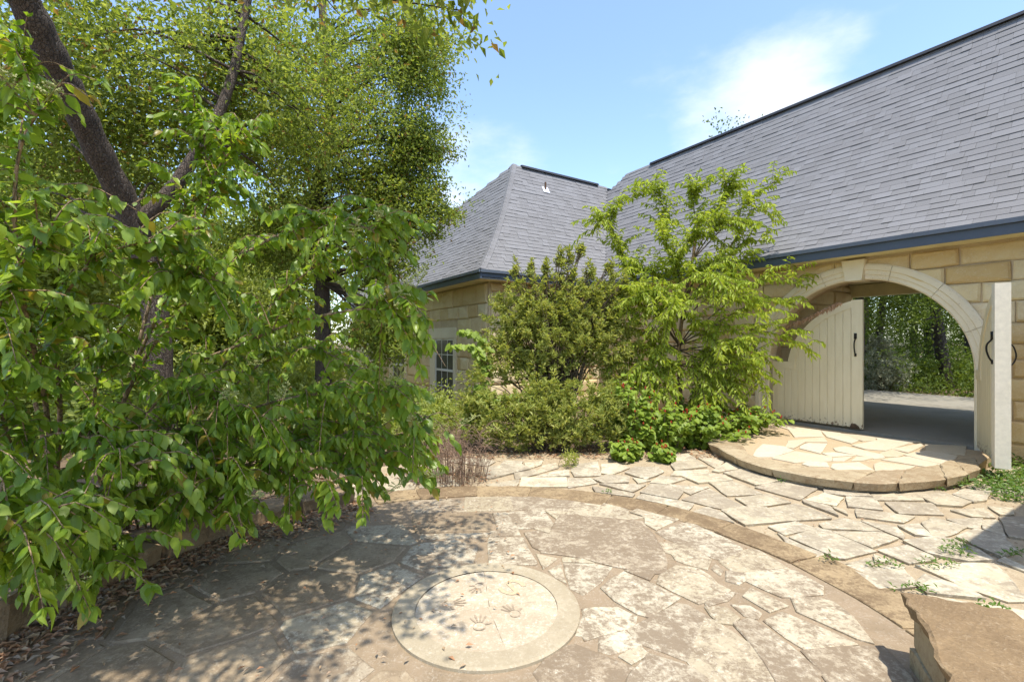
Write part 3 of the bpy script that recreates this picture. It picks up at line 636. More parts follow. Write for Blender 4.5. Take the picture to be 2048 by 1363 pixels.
# stone edging of the planting bed on the left and the bed itself
bed = sheet('garden_bed', [(-2.05, 4.75), (-2.75, 3.9), (-3.02, 2.6), (-2.8, 1.3), (-2.2, 0.4), (-6, -1.5), (-14, -1), (-16, 9), (-9, 12), (-3.2, 9.2), (-1.7, 6.6)], 0.07, M['soil'], 0.12); tag(bed, kind='structure')
edging = empty('bed_edging', (-2.6, 2.8, 0), 0, 'row of rough brown stones edging the planting bed beneath the glossy shrub', 'edging')
a = math.radians(122)
while a < math.radians(226):
    da = R.uniform(0.20, 0.30); g_ = 0.012; ro, ri = 2.86+R.uniform(-.05, .05), 2.50+R.uniform(-.05, .03); k = 3
    P = [RC+Vector((math.cos(a+g_+(da-2*g_)*i/k), math.sin(a+g_+(da-2*g_)*i/k)))*ro-Vector((-2.6, 2.8)) for i in range(k+1)]
    P += [RC+Vector((math.cos(a+da-g_-(da-2*g_)*i/k), math.sin(a+da-g_-(da-2*g_)*i/k)))*ri-Vector((-2.6, 2.8)) for i in range(k+1)]
    slab('stone', P, -0.02, 0.16+R.uniform(-.03, .05), M['edging'], edging, 0.035, 0.04, 0.12, 0.09, 0.012, 0.02); a += da
# low curved seat wall on the right rim
seat = empty('garden_bench', (1.95, 1.9, 0), 0, 'low stone bench with thick brown slab top at the rim of the round patio', 'bench')
def arcpoly(a0, a1, r0, r1, k=4):
    P = [RC+Vector((math.cos(a0+(a1-a0)*i/k), math.sin(a0+(a1-a0)*i/k)))*r1-Vector((1.95, 1.9)) for i in range(k+1)]
    return P+[RC+Vector((math.cos(a1-(a1-a0)*i/k), math.sin(a1-(a1-a0)*i/k)))*r0-Vector((1.95, 1.9)) for i in range(k+1)]
def seat_pt(t, w):  # t runs from the far end towards the viewer, w across
    base = Vector((1.945, 2.33))+Vector((-0.27, -0.62))*t+Vector((-0.05, 0.02))*t*t
    d = (Vector((-0.27, -0.62))+Vector((-0.1, 0.04))*t).normalized(); return base+Vector((-d.y, d.x))*w-Vector((1.95, 1.9))
def seat_poly(t0, t1, w0, w1, k=4): return [seat_pt(t0+(t1-t0)*i/k, w0) for i in range(k+1)]+[seat_pt(t1-(t1-t0)*i/k, w1) for i in range(k+1)]
slab('top_slab', seat_poly(0.0, 1.25, -0.01, 0.40, 7), 0.305, 0.365, M['cap'], seat, 0.022, 0.014, 0.0, 0.045, 0.004, 0.025)
slab('top_slab', seat_poly(1.27, 2.6, -0.01, 0.40, 7), 0.305, 0.362, M['cap'], seat, 0.014, 0.012, 0.0, 0.07, 0.003)
for z0, z1, ts in ((0.0, 0.115, (0.03, .45, .9, 1.3, 1.8, 2.25, 2.58)), (0.12, 0.304, (0.03, .62, 1.05, 1.6, 2.1, 2.58))):
    for t0, t1 in zip(ts[:-1], ts[1:]): slab('stone', seat_poly(t0+.008, t1-.008, 0.03+R.uniform(-.01, .01), 0.36, 3), z0, z1, M['step_border'], seat, 0.008, 0.014, 0.0, 0.08)

# concrete through the gateway and the drive beyond
def hl(s, y): return (6.13+.5406*s+.8413*y, 7.06-.8413*s+.5406*y)
drive = sheet('concrete_drive', [hl(-2.3, -0.02), hl(0.75, -0.02), hl(0.9, 0.4), hl(5, 4.6), hl(9, 5.5), hl(8.5, 7.6), hl(-3.5, 7.9), hl(-6, 4.5), hl(-2.35, 4.4)], 0.150, M['concrete'], 0.19); tag(drive, kind='structure')

# ------------------------------------------------------------------ the house (local x runs along the gate wall, y into the house)
HA = math.atan2(-.8413, .5406)
house = empty('stone_house', (6.13, 7.06, 0), HA, 'golden limestone house with steep flared grey shingle roof and arched gateway', 'house')
EAVE, OH = 3.15, 0.55
AX, AR, SPR = -0.79, 1.41, 1.20                              # arch centre, radius, springing height
def zr(a): return EAVE+0.97*a+0.216*a*a                      # flared roof profile
RIDGE = 2.45
def wall_poly(name, x0, x1, y_out, y_in, z0, z1, mat, arch=False):
    mb = MB()
    if not arch: mb.box(x0, x1, y_out, y_in, z0, z1)
    else:
        mb.box(x0, AX-AR, y_out, y_in, z0, z1); mb.box(AX+AR, x1, y_out, y_in, z0, z1); n = 28; V = []; F = []
        for k in range(n+1):
            t = math.pi*(1-k/n); x, z = AX+AR*math.cos(t), SPR+AR*math.sin(t)
            V += [(x, y_out, z), (x, y_out, z1), (x, y_in, z1), (x, y_in, z)]
        for k in range(n):
            a, b = 4*k, 4*(k+1); F += [(a, b, b+1, a+1), (a+2, b+2, b+3, a+3), (a+3, b+3, b, a), (a+1, b+1, b+2, a+2)]
        mb.add(V, F)
    return mb.obj(name, mat, house)
def face_stone(name, poly, origin, u, v, n, depth, mat, parent):
    """rock-faced ashlar: outline in wall coordinates (u, v), pillowed towards n"""
    m = len(poly); cx = sum(p[0] for p in poly)/m; cy = sum(p[1] for p in poly)/m; V = []
    w = max(p[0] for p in poly)-min(p[0] for p in poly); h = max(p[1] for p in poly)-min(p[1] for p in poly)
    for p in poly: V.append((p[0]-cx, p[1]-cy, -0.02))
    for p in poly: V.append((p[0]-cx+R.uniform(-.005, .005), p[1]-cy+R.uniform(-.005, .005), depth*R.uniform(0.35, 0.6)))
    for p in poly:
        q = ((p[0]-cx)*(1-0.05/max(w, .12)), (p[1]-cy)*(1-0.05/max(h, .12))); V.append((*q, depth*R.uniform(0.75, 1.15)))
    V.append((R.uniform(-.2, .2)*w, R.uniform(-.2, .2)*h, depth*R.uniform(0.9, 1.35)))
    F = []
    for r in range(2): F += [(r*m+i, r*m+(i+1) % m, (r+1)*m+(i+1) % m, (r+1)*m+i) for i in range(m)]
    F += [(2*m+i, 2*m+(i+1) % m, 3*m) for i in range(m)]
    c = origin+u*cx+v*cy; W = []
    for a, b, d in V: W.append(u*a+v*b+n*d)
    if u.cross(v).dot(n) < 0: F = [tuple(reversed(f)) for f in F]
    return obj(name, mesh(name, W, F, mat), parent, c)
def outline(x0, x1, z0, z1):
    P = []
    for (ax, az), (bx, bz) in (((x0, z0), (x1, z0)), ((x1, z0), (x1, z1)), ((x1, z1), (x0, z1)), ((x0, z1), (x0, z0))):
        k = max(1, round(math.hypot(bx-ax, bz-az)/0.28))
        for i in range(k): P.append((ax+(bx-ax)*i/k+R.uniform(-.006, .006), az+(bz-az)*i/k+R.uniform(-.006, .006)))
    return P
def coursed(parent, xa, xb, za, zb, origin, u, n, lo=0.28, hi=0.72, hole=None, cut=None, hmin=0.18, hmax=0.31):
    z = za
    while z < zb-0.05:
        h = R.uniform(hmin, hmax); z1 = min(z+h, zb)
        if zb-z1 < 0.12: z1 = zb
        x = xa-R.uniform(0, 0.3)
        while x < xb:
            w = R.uniform(lo, hi)*(0.8 if z1-z < .25 else 1.0); x1 = min(x+w, xb); x0 = max(x, xa); x += w
            if xb-x < 0.15: x1 = xb; x = xb
            if x1-x0 < 0.08: continue
            g_ = 0.009
            rects = [(x0+g_, x1-g_)]
            if hole:
                for hx0, hx1, hz0, hz1 in hole:
                    nr = []
                    for a, b in rects:
                        if z1 <= hz0+.04 or z >= hz1-.04 or b <= hx0 or a >= hx1: nr.append((a, b)); continue
                        if hx0-a > 0.07: nr.append((a, hx0))
                        if b-hx1 > 0.07: nr.append((hx1, b))
                    rects = nr
            for a, b in rects:
                P = outline(a, b, z+g_, z1-g_)
                if cut:
                    Q = cut(P)
                    if Q is None: continue
                    P = Q
                face_stone('stone', P, origin, u, Vector((0, 0, 1)), n, R.uniform(.024, .060), M['ashlar'], parent)
        z = z1
def arch_cut(P):
    r = AR+0.12; Q = []; ins = 0
    for x, z in P:
        if z <= SPR:
            if abs(x-AX) < r: ins += 1; x = AX+math.copysign(r, x-AX)
        else:
            d = math.hypot(x-AX, z-SPR)
            if d < r: ins += 1; x, z = AX+(x-AX)*r/d, SPR+(z-SPR)*r/d
        Q.append((x, z))
    if ins >= len(P)-1 or area(Q) < 0.008: return None
    out = [Q[0]]
    for q in Q[1:]:
        if math.hypot(q[0]-out[-1][0], q[1]-out[-1][1]) > 0.012: out.append(q)
    return out if len(out) > 3 else None
UX, UY = Vector((1, 0, 0)), Vector((0, 1, 0))
wall_front = wall_poly('wall', -6.55, 3.05, -0.10, 0.22, -0.1, 2.965, M['wall_mortar'], True)
coursed(wall_front, -6.5, 3.0, 0.0, 2.93, Vector((0, -0.10, 0)), UX, -UY, cut=arch_cut)
wall_end = wall_poly('wall', -18.5, -6.55, -3.70, -3.40, -0.1, 2.965, M['wall_mortar'])
wins = [(-9.80, -8.12, -0.02, 1.98), (-13.4, -11.7, -0.02, 1.98), (-17.0, -15.3, -0.02, 1.98)]
coursed(wall_end, -14.0, -6.60, 0.0, 2.93, Vector((0, -3.70, 0)), UX, -UY, 0.4, 0.75, hole=wins, hmin=0.24, hmax=0.36)
mbw = MB(); mbw.box(-6.85, -6.55, -3.70+.3, -0.1, -0.1, 2.965); wall_side = mbw.obj('wall', M['wall_mortar'], house)
coursed(wall_side, -3.66, -0.12, 0.0, 2.93, Vector((-6.55, 0, 0)), UY, UX, 0.45, 0.8, hmin=0.26, hmax=0.36)
# gateway passage: side walls, back header, ceiling
mbw = MB(); mbw.box(-2.75, -2.45, 0.22, 4.0, -0.1, 2.95); pw = mbw.obj('passage_wall', M['wall_mortar'], house)
coursed(pw, 0.25, 3.98, 0.16, 2.9, Vector((-2.45, 0, 0)), UY, UX, 0.5, 0.85, hmin=0.28, hmax=0.36)
mbw = MB(); mbw.box(0.95, 1.25, 0.22, 4.0, -0.1, 2.95); pw = mbw.obj('passage_wall', M['wall_mortar'], house)
coursed(pw, 0.25, 3.98, 0.16, 2.9, Vector((0.95, 0, 0)), UY, -UX, 0.5, 0.85, hmin=0.28, hmax=0.36)
MB().box(-2.45, 0.95, 3.82, 3.98, 2.66, 2.94).obj('header_beam', M['cream'], house)
MB().box(-2.75, 1.25, 0.22, 4.0, 2.952, 2.99).obj('passage_ceiling', M['cream'], house)
MB().box(-6.5, -2.76, 3.6, 3.9, -0.1, 2.95).box(1.26, 6.5, 3.6, 3.9, -0.1, 2.95).obj('rear_wall', M['wall_mortar'], house)
# arch surround, moulded, in jointed pieces with a keystone
prof = [(0.0, 0.10), (0.0, -0.115), (0.02, -0.135), (0.075, -0.135), (0.082, -0.155), (0.145, -0.155), (0.155, -0.178), (0.225, -0.178), (0.25, -0.165), (0.25, -0.08)]
def surround(pts):
    """sweep the moulding along (x, z, outward x, outward z) stations"""
    mb = MB(); V = []; F = []; k = len(prof)
    for x, z, nx, nz in pts:
        for r, y in prof: V.append((x+nx*r, y, z+nz*r))
    for i in range(len(pts)-1):
        for j in range(k-1): F.append((i*k+j, i*k+j+1, (i+1)*k+j+1, (i+1)*k+j))
    F.append(tuple(range(k-1, -1, -1))); F.append(tuple((len(pts)-1)*k+j for j in range(k))); mb.add(V, F); return mb
arch = empty('arch_surround', (0, 0, 0), 0, None, None, None, house)
def arc_st(a0, a1, n=9): return [(AX+AR*math.cos(t), SPR+AR*math.sin(t), math.cos(t), math.sin(t)) for t in [a0+(a1-a0)*i/n for i in range(n+1)]]
for sgn in (-1, 1):
    xx = AX+sgn*AR
    surround([(xx, 0.10, sgn, 0), (xx, SPR-.003, sgn, 0)] if sgn > 0 else [(xx, SPR-.003, sgn, 0), (xx, 0.10, sgn, 0)]).obj('jamb', M['castone'], arch)
cutsd = [0, 22, 48, 72, 85]
for s0, s1 in zip(cutsd[:-1], cutsd[1:]):
    e0, e1 = math.radians(s0+.12), math.radians(s1-.12)
    surround(arc_st(e0, e1)).obj('voussoir', M['castone'], arch); surround(arc_st(math.pi-e1, math.pi-e0)).obj('voussoir', M['castone'], arch)
k0, k1 = 0.115, 0.165; zb, zt = SPR+AR-0.015, SPR+AR+0.315
mb = MB(); mb.add([(AX-k0, -.215, zb), (AX+k0, -.215, zb), (AX+k1, -.225, zt), (AX-k1, -.225, zt), (AX-k0, .1, zb), (AX+k0, .1, zb), (AX+k1, .1, zt), (AX-k1, .1, zt)],
                  [(0, 1, 2, 3), (5, 4, 7, 6), (4, 5, 1, 0), (1, 5, 6, 2), (2, 6, 7, 3), (4, 0, 3, 7)]); mb.obj('keystone', M['castone'], arch)
surround_in = MB(); V = []; F = []
st = [(AX-AR, 0.1), ]+[(AX+(AR-.004)*math.cos(math.pi*(1-i/24)), SPR+(AR-.004)*math.sin(math.pi*(1-i/24))) for i in range(25)]+[(AX+AR, 0.1)]
for x, z in st: V += [(x, 0.10, z), (x, 0.225, z)]
F = [(2*i, 2*i+1, 2*i+3, 2*i+2) for i in range(len(st)-1)]; surround_in.add(V, F).obj('reveal', M['reveal'], arch)
# soffits, fascias
mb = MB()
mb.box(-6.12, 2.6, -0.53, -0.098, 2.966, 3.0); mb.box(-6.548, -6.12, -4.13, -0.53, 2.966, 3.0); mb.box(-18.5, -6.548, -4.13, -3.702, 2.966, 3.0); mb.box(2.6, 3.1, -4.4, -0.098, 2.967, 3.0)
mb.obj('soffit', M['cream'], house)
def fascia(p, q, nrm):
    """two-step board along an eave edge from p to q (local xy), nrm pointing out"""
    p, q, nrm = Vector(p), Vector(q), Vector(nrm)
    for off, th, z0, z1, mt, nm in ((0.0, 0.03, 2.955, 3.085, 'fascia', 'fascia_board'), (0.022, 0.05, 3.088, 3.148, 'gutter', 'drip_board')):
        a0, b0 = p+nrm*(off-.03), q+nrm*(off-.03); a1, b1 = p+nrm*(off+th-.03), q+nrm*(off+th-.03); d = (q-p).normalized()
        V = [(*a0, z0), (*b0, z0), (*b1, z0), (*a1, z0), (*a0, z1), (*b0, z1), (*b1, z1), (*a1, z1)]
        F = [(0, 1, 2, 3), (7, 6, 5, 4), (4, 5, 1, 0), (5, 6, 2, 1), (6, 7, 3, 2), (7, 4, 0, 3)]
        m_ = MB().add(V, F); bm = bmesh.new(); me = mesh(nm, m_.V, m_.F, M[mt]); bm.from_mesh(me); bmesh.ops.recalc_face_normals(bm, faces=bm.faces); bm.to_mesh(me); bm.free()
        obj(nm, me, house)
fascia((-6.14, -0.55), (2.62, -0.55), (0, -1)); fascia((-6.12, -4.16), (-6.12, -0.56), (1, 0)); fascia((-18.5, -4.15), (-6.11, -4.15), (0, -1)); fascia((2.6, -4.42), (2.6, -0.56), (-1, 0)); fascia((2.6, -4.4), (7.5, -4.4), (0, -1))  # last two runs edge the added right wing out of view

# roof faces: origin of the eave, direction along it, direction inwards, bounds along the eave at inward distance a
def f_main_l(a): return -6.12-a if a < 2.2 else -8.32+(a-2.2)/(RIDGE-2.2)*0.62
def f_end_l(a): return -18.5 if a < 1.88 else -6.12-6.8+(a-1.88)/(2.33-1.88)*4.47
FACES = [
 ('main', Vector((0, -.55, 0)), Vector((1, 0, 0)), Vector((0, 1, 0)), f_main_l, lambda a: 2.6+a, RIDGE),
 ('wing', Vector((-6.12, 0, 0)), Vector((0, 1, 0)), Vector((-1, 0, 0)), lambda a: -4.15+a, lambda a: -.55+a, 2.33),
 ('end', Vector((0, -4.15, 0)), Vector((1, 0, 0)), Vector((0, 1, 0)), f_end_l, lambda a: -6.12-a, 2.33),
 ('right', Vector((2.6, 0, 0)), Vector((0, 1, 0)), Vector((1, 0, 0)), lambda a: -4.4+a, lambda a: -.55+a, RIDGE)]  # right: unseen wing added for the shadow its eave casts
mb = MB(); DROP = 0.022
def deck(o, u, w, l, r, amax, lift=-DROP, n=14):
    V = []; F = []
    for i in range(n+1):
        a = amax*i/n
        for t in (l(a), r(a)): p = o+u*t+w*a; V.append((p.x, p.y, zr(a)+lift))
    for i in range(n): F.append((2*i, 2*i+1, 2*i+3, 2*i+2))
    mb.add(V, F)
for nm, o, u, w, l, r, am in FACES: deck(o, u, w, l, r, am)
deck(Vector((0, 4.35, 0)), Vector((1, 0, 0)), Vector((0, -1, 0)), lambda a: -10.0+a*.9, lambda a: 8.0, RIDGE)            # rear slope of the main roof
deck(Vector((-10.78, 0, 0)), Vector((0, 1, 0)), Vector((1, 0, 0)), lambda a: -2.3+a*.2, lambda a: 4.35-a, 2.33)       # far slope of the wing
V = [(-6.12-2.33, -4.15+2.33, zr(2.33)-DROP), (-12.92, -4.15+1.88, zr(1.88)-DROP), (-18.5, -4.15+1.88, zr(1.88)-DROP), (-18.5, 1.0, EAVE), (-10.5, 3.0, EAVE), (-8.45, 1.8, zr(2.33)-DROP)]
mb.add(V, [(0, 1, 4, 5), (1, 2, 3, 4)])
deck(Vector((0, -4.4, 0)), Vector((1, 0, 0)), Vector((0, 1, 0)), lambda a: 2.6+a, lambda a: 7.5, RIDGE)               # front hip of the unseen right wing, added to shade the terrace
deck(Vector((7.5, 0, 0)), Vector((0, 1, 0)), Vector((-1, 0, 0)), lambda a: -4.4, lambda a: 4.35, RIDGE+.3)
roof = mb.obj('roof', M['shingle'], house)
MB().box(3.05, 7.0, -3.9, -3.6, -0.1, 2.95).box(3.05, 3.35, -3.6, -0.1, -0.1, 2.95).obj('wall', M['ashlar'], house)  # walls of the added right wing, out of view
# shingle courses: wedge-shaped tabs, the largest-looking 300 as pieces of their own
unit_sh = mesh('shingle', [(-.5, 0, 0), (.5, 0, 0), (.5, 1, 0), (-.5, 1, 0), (-.5, 0, .011), (.5, 0, .011), (.5, 1, .002), (-.5, 1, .002)],
               [(4, 5, 6, 7), (0, 1, 5, 4), (1, 2, 6, 5), (3, 0, 4, 7)], M['shingle'])
hm = Matrix.Translation((6.13, 7.06, 0)) @ Matrix.Rotation(HA, 4, 'Z')
tabs = []
for nm, o, u, w, l, r, am in FACES:
    arc = [0.0]; N = 400
    for i in range(N):
        a = am*i/N; arc.append(arc[-1]+am/N*math.sqrt(1+(0.97+.432*a)**2))
    def a_of(L):
        return float(np.interp(L, arc, np.linspace(0, am, N+1)))
    L = -0.02; ex = 0.132; row = 0
    while L < arc[-1]-0.02:
        a0, a1 = max(0, a_of(L)), a_of(min(L+ex+.02, arc[-1])); am_ = (a0+a1)/2
        x = l(am_)-R.uniform(0, .25); xr = r(am_)
        while x < xr:
            wd = R.choice((.13, .17, .22, .28, .34)); x0, x1 = max(x, l(am_)), min(x+wd, xr); x += wd
            if x1-x0 < 0.02: continue
            p0 = o+u*((x0+x1)/2)+w*a0; p0 = Vector((p0.x, p0.y, zr(a0))); p1 = o+u*((x0+x1)/2)+w*a1; p1 = Vector((p1.x, p1.y, zr(a1)))
            yv = p1-p0; ln = yv.length
            if ln < 1e-4: continue
            yv.normalize(); zv = u.cross(yv).normalized(); xv = yv.cross(zv)
            if zv.z < 0: zv = -zv; xv = -xv
            wp = hm @ p0; vis = -1
            if wp.y > 1 and abs(wp.x/wp.y) < 1.09 and (wp.z-1.6)/wp.y < 0.73 and nm in ('main', 'wing'):
                vis = (x1-x0)*ln/(wp.y**2)*(0.3+abs((wp-Vector((0, 0, 1.6))).normalized().dot(hm.to_3x3() @ zv)))
            tabs.append((vis, p0+zv*(R.uniform(-.002, .003)-.006), xv, yv, zv, x1-x0-.003, ln, R.choice((0.7, 1, 1, 1.3))))
        L += ex; row += 1
tabs.sort(key=lambda t: -t[0])
for vis, p, xv, yv, zv, wd, ln, th in tabs[:300]:
    mt = Matrix((xv, yv, zv)).transposed(); s = bpy.data.objects.new('shingle', unit_sh); s.location = p; s.rotation_euler = mt.to_euler(); s.scale = (wd, ln, th); link(s, roof)
uv = np.array([v.co[:] for v in unit_sh.vertices]); V = []; F = []
uf = np.array([(4, 5, 6, 7), (0, 1, 5, 4), (1, 2, 6, 5), (3, 0, 4, 7)])
for i, (vis, p, xv, yv, zv, wd, ln, th) in enumerate(tabs[300:]):
    V.append(np.array(p)+uv[:, 0:1]*wd*np.array(xv)+uv[:, 1:2]*ln*np.array(yv)+uv[:, 2:3]*th*np.array(zv)); F.append(uf+8*i)
o = obj('shingle_courses', fast_mesh('shingle_courses', np.concatenate(V), np.concatenate(F), M['shingle']), roof); o['kind'] = 'stuff'
# hip caps, ridge vents, roof flashing
def hip_caps(fn, dl, dr, n, amax):
    for i in range(n):
        a0, a1 = amax*i/n, min(amax*(i+1)/n+.03, amax); p0, p1 = fn(a0), fn(a1); lift = Vector((0, 0, .022)); lo = Vector((0, 0, .008))
        s = 0.13
        def side(a, d): return fn(a)+d*s+Vector((0, 0, 0))
        V = [p0+lift*1.4, p1+lift, p0+dl*s+Vector((0, 0, zr(max(0, a0))-p0.z+.018)), p1+dl*s+Vector((0, 0, .012)), p0+dr*s+Vector((0, 0, zr(max(0, a0))-p0.z+.018)), p1+dr*s+Vector((0, 0, .012))]
        V += [v-Vector((0, 0, .02)) for v in V]
        mb_ = MB().add(V, [(0, 1, 3, 2), (1, 0, 4, 5), (0, 2, 8, 6), (4, 0, 6, 10), (2, 3, 9, 8), (5, 4, 10, 11)])
        mb_.obj('hip_cap', M['shingle'], roof)
hip_caps(lambda a: Vector((-6.12-a, -4.15+a, zr(a)+.004)), Vector((-1, 0, 0)), Vector((0, 1, 0)), 27, 2.33)
def vent_strip(p, q, nm='ridge_vent', w=0.085, h=0.02):
    p, q = Vector(p), Vector(q); d = (q-p).normalized(); n_ = Vector((-d.y, d.x, 0)); V = []
    for c in (p, q):
        for k, z in ((-w, -.06), (-w*.8, 0.0), (0, h), (w*.8, 0.0), (w, -.06)): V.append(c+n_*k+Vector((0, 0, z)))
    MB().add(V, [(0, 1, 6, 5), (1, 2, 7, 6), (2, 3, 8, 7), (3, 4, 9, 8), (0, 4, 3, 2, 1), (5, 6, 7, 8, 9)]).obj(nm, M['vent'], roof)
vent_strip((-6.75, 1.90, zr(RIDGE)+.015), (6.0, 1.90, zr(RIDGE)+.015)); vent_strip((-8.45, -1.55, zr(2.33)+.02), (-8.45, 1.35, zr(2.33)+.02))
a = 2.0; c = Vector((-6.12-a, -0.95, zr(a)+.03))
MB().add([c+Vector((.09, -.11, -.15)), c+Vector((.09, .11, -.15)), c+Vector((-.02, .11, .04)), c+Vector((-.02, -.11, .04))], [(0, 1, 2, 3)]).obj('flashing', M['flashing'], roof)
MB().tube([c+Vector((.02, 0, -.05)), c+Vector((.02, 0, .16))], .028, 10).obj('vent_pipe', M['rust'], roof)
# windows in the end wall
def window(x0, x1, z0, z1, y):
    w = empty('window', (0, 0, 0), 0, None, None, None, house); fx0, fx1, fz1 = x0+.34, x1-.17, z1-.28
    mb = MB(); mb.box(x0, fx0, y-.05, y, z0, fz1); mb.box(fx1, x1, y-.05, y, z0, fz1); mb.box(x0-.03, x1+.03, y-.06, y, fz1+.002, z1); mb.obj('stone_trim', M['castone'], w)
    mb = MB(); t = .05
    mb.box(fx0, fx0+t, y-.03, y+.02, z0, fz1); mb.box(fx1-t, fx1, y-.03, y+.02, z0, fz1); mb.box(fx0+t, fx1-t, y-.03, y+.02, fz1-t, fz1); mb.box(fx0+t, fx1-t, y-.03, y+.02, z0, z0+t)
    zm = (z0+fz1)/2+.02; mb.box(fx0+t, fx1-t, y-.034, y+.02, zm-.03, zm+.03); mb.obj('frame', M['white'], w)
    mb = MB(); wd = fx1-fx0-2*t
    for lo, hi in ((z0+t, zm-.03), (zm+.03, fz1-t)):
        for i in (1, 2): xx = fx0+t+wd*i/3; mb.box(xx-.009, xx+.009, y-.022, y-.004, lo, hi)
        zz = (lo+hi)/2; mb.box(fx0+t, fx1-t, y-.021, y-.005, zz-.009, zz+.009)
    mb.obj('muntin', M['white'], w)
    for lo, hi in ((z0+t, zm-.03), (zm+.03, fz1-t)):
        for i in range(3):
            for k in range(2):
                xa, xb = fx0+t+wd*i/3, fx0+t+wd*(i+1)/3; za, zb_ = lo+(hi-lo)*k/2, lo+(hi-lo)*(k+1)/2
                MB().box(xa, xb, y-.015, y-.011, za, zb_).obj('pane', M['glass'], w)
    MB().box(fx0, fx1, y-.002, y-.0005, z0, fz1).obj('dim_room_sheet', M['darkroom'], w)  # dark sheet painted as the dim room behind the panes
for x0, x1, z0, z1 in wins: window(x0, x1, z0, z1, -3.702)

# ------------------------------------------------------------------ the two gate leaves (local x from the hinge to the meeting edge)
LW, SH, TOP = 1.46, 1.06, 2.10
CURVE = [(.28, 1.062), (.315, 1.21), (.38, 1.40), (.50, 1.59), (.67, 1.775), (.87, 1.925), (1.10, 2.035), (1.30, 2.10)]
def leaf_top(x):
    if x < 0.28: return SH
    return float(np.interp(x, [p[0] for p in CURVE], [p[1] for p in CURVE]))
def build_leaf(loc, rz, flip, thick, label, right):
    g_ = empty('gate_leaf', loc, rz, label, 'gate', 'pair of arched wooden gate leaves')
    sg = -1 if flip else 1; half = .022
    # tongue-and-groove boards, recessed behind the frame
    x = 0.09; xe = LW-0.17; n = 10; wd = (xe-x)/n
    for k in range(n):
        x0, x1 = x+k*wd+.002, x+(k+1)*wd-.002; pts = [(x0, R.uniform(0.0, .012)), (x0+(x1-x0)*.5, R.uniform(0, .01)), (x1, R.uniform(0.0, .014))]
        top = [(x1, leaf_top(x1)-.06), ((x0+x1)/2, leaf_top((x0+x1)/2)-.06), (x0, leaf_top(x0)-.06)]
        O = pts+top; m = len(O); V = []; b = .006; cx = (x0+x1)/2
        for dx, yy in ((0, -half+.009+b), (b, -half+.009), (b, half-.009), (0, half-.009-b)):
            for px, pz in O: V.append((sg*(px+(dx if px < cx-1e-6 else -dx if px > cx+1e-6 else 0)), yy, pz))
        order = [0, 1, 2, 3]; F = [tuple(m+i for i in range(m)), tuple(2*m+i for i in reversed(range(m)))]
        for a_, b_ in ((0, 1), (2, 3), (3, 0)): F += [(a_*m+i, a_*m+(i+1) % m, b_*m+(i+1) % m, b_*m+i) for i in range(m)]
        me = mesh('board', V, F, M['gate']); bm = bmesh.new(); bm.from_mesh(me); bmesh.ops.recalc_face_normals(bm, faces=bm.faces); bm.to_mesh(me); bm.free(); obj('board', me, g_)
    def ribbon(name, outer, inner, th, mat=M['gate']):
        n_ = len(outer); V = []
        for yy in (-th, th):
            for px, pz in outer: V.append((sg*px, yy, pz))
            for px, pz in inner: V.append((sg*px, yy, pz))
        F = []
        for i in range(n_-1):
            F += [(i, i+1, n_+i+1, n_+i), (2*n_+i, 3*n_+i, 3*n_+i+1, 2*n_+i+1), (i, 2*n_+i, 2*n_+i+1, i+1), (n_+i, n_+i+1, 3*n_+i+1, 3*n_+i)]
        F += [(0, n_, 3*n_, 2*n_), (n_-1, 3*n_-1, 4*n_-1, 2*n_-1)]
        me = mesh(name, V, F, mat); bm = bmesh.new(); bm.from_mesh(me); bmesh.ops.recalc_face_normals(bm, faces=bm.faces); bm.to_mesh(me); bm.free(); return obj(name, me, g_)
    ribbon('hinge_stile', [(0, 0.0), (0, SH)], [(.105, 0.0), (.105, SH-.001)], half)
    ribbon('shoulder_rail', [(.106, SH), (.40, SH)], [(.106, SH-.13), (.40, SH-.13)], half+.001)
    cc = [p.to_2d() for p in spline([(x_, z_, 0) for x_, z_ in CURVE], 4)]; inn = []
    for i_, p in enumerate(cc):
        t_ = (cc[min(i_+1, len(cc)-1)]-cc[max(i_-1, 0)]).normalized(); inn.append((p.x+t_.y*.115, max(p.y-t_.x*.115, SH-.12)))
    ribbon('arched_rail', [(p.x, p.y) for p in cc], [(min(a_, LW-.161), b_) for a_, b_ in inn], half+.003)
    ribbon('meeting_stile', [(LW, -.005), (LW, TOP+.012)], [(LW-.16, -.005), (LW-.16, TOP+.012)], thick, M['postwhite'] if right else M['gate'])
    y_ = (-(thick+.002)) if not right else thick+.002; d_ = -1 if not right else 1; hx = sg*(LW-.10)
    # pull handle
    hz = 1.36; mb = MB()
    mb.tube(spline([(hx, y_, hz+.14), (hx, y_+d_*.012, hz+.10), (hx, y_+d_*.045, hz+.05), (hx, y_+d_*.05, hz-.02), (hx, y_+d_*.03, hz-.10), (hx, y_+d_*.004, hz-.15)], 4), [.010]*21, 7); mb.tube([(hx, y_-d_*.003, hz+.20), (hx, y_-d_*.003, hz+.11)], .022, 8); mb.tube([(hx, y_-d_*.003, hz-.13), (hx, y_-d_*.003, hz-.18)], .018, 8)
    h_ = mb.obj('handle', M['iron'], g_, True); h_['label'] = 'black iron pull handle'
    return g_
lf = Vector((*hl(-2.19, 0.0), 0.185)); leafL = build_leaf(lf, HA, False, .026, 'cream plank gate leaf standing shut across the archway, worn at its foot', False)
MB().add([(LW-.19, -.030, -.01), (LW-.03, -.030, -.008), (LW-.05, -.030, .035), (LW-.10, -.030, .075), (LW-.16, -.030, .07)], [(0, 1, 2, 3, 4)]).obj('rotten_corner', M['rot'], leafL)
rfp = Vector((*hl(0.62, -0.02), 0.165))
ang = HA+math.atan2(-1.345, .52)
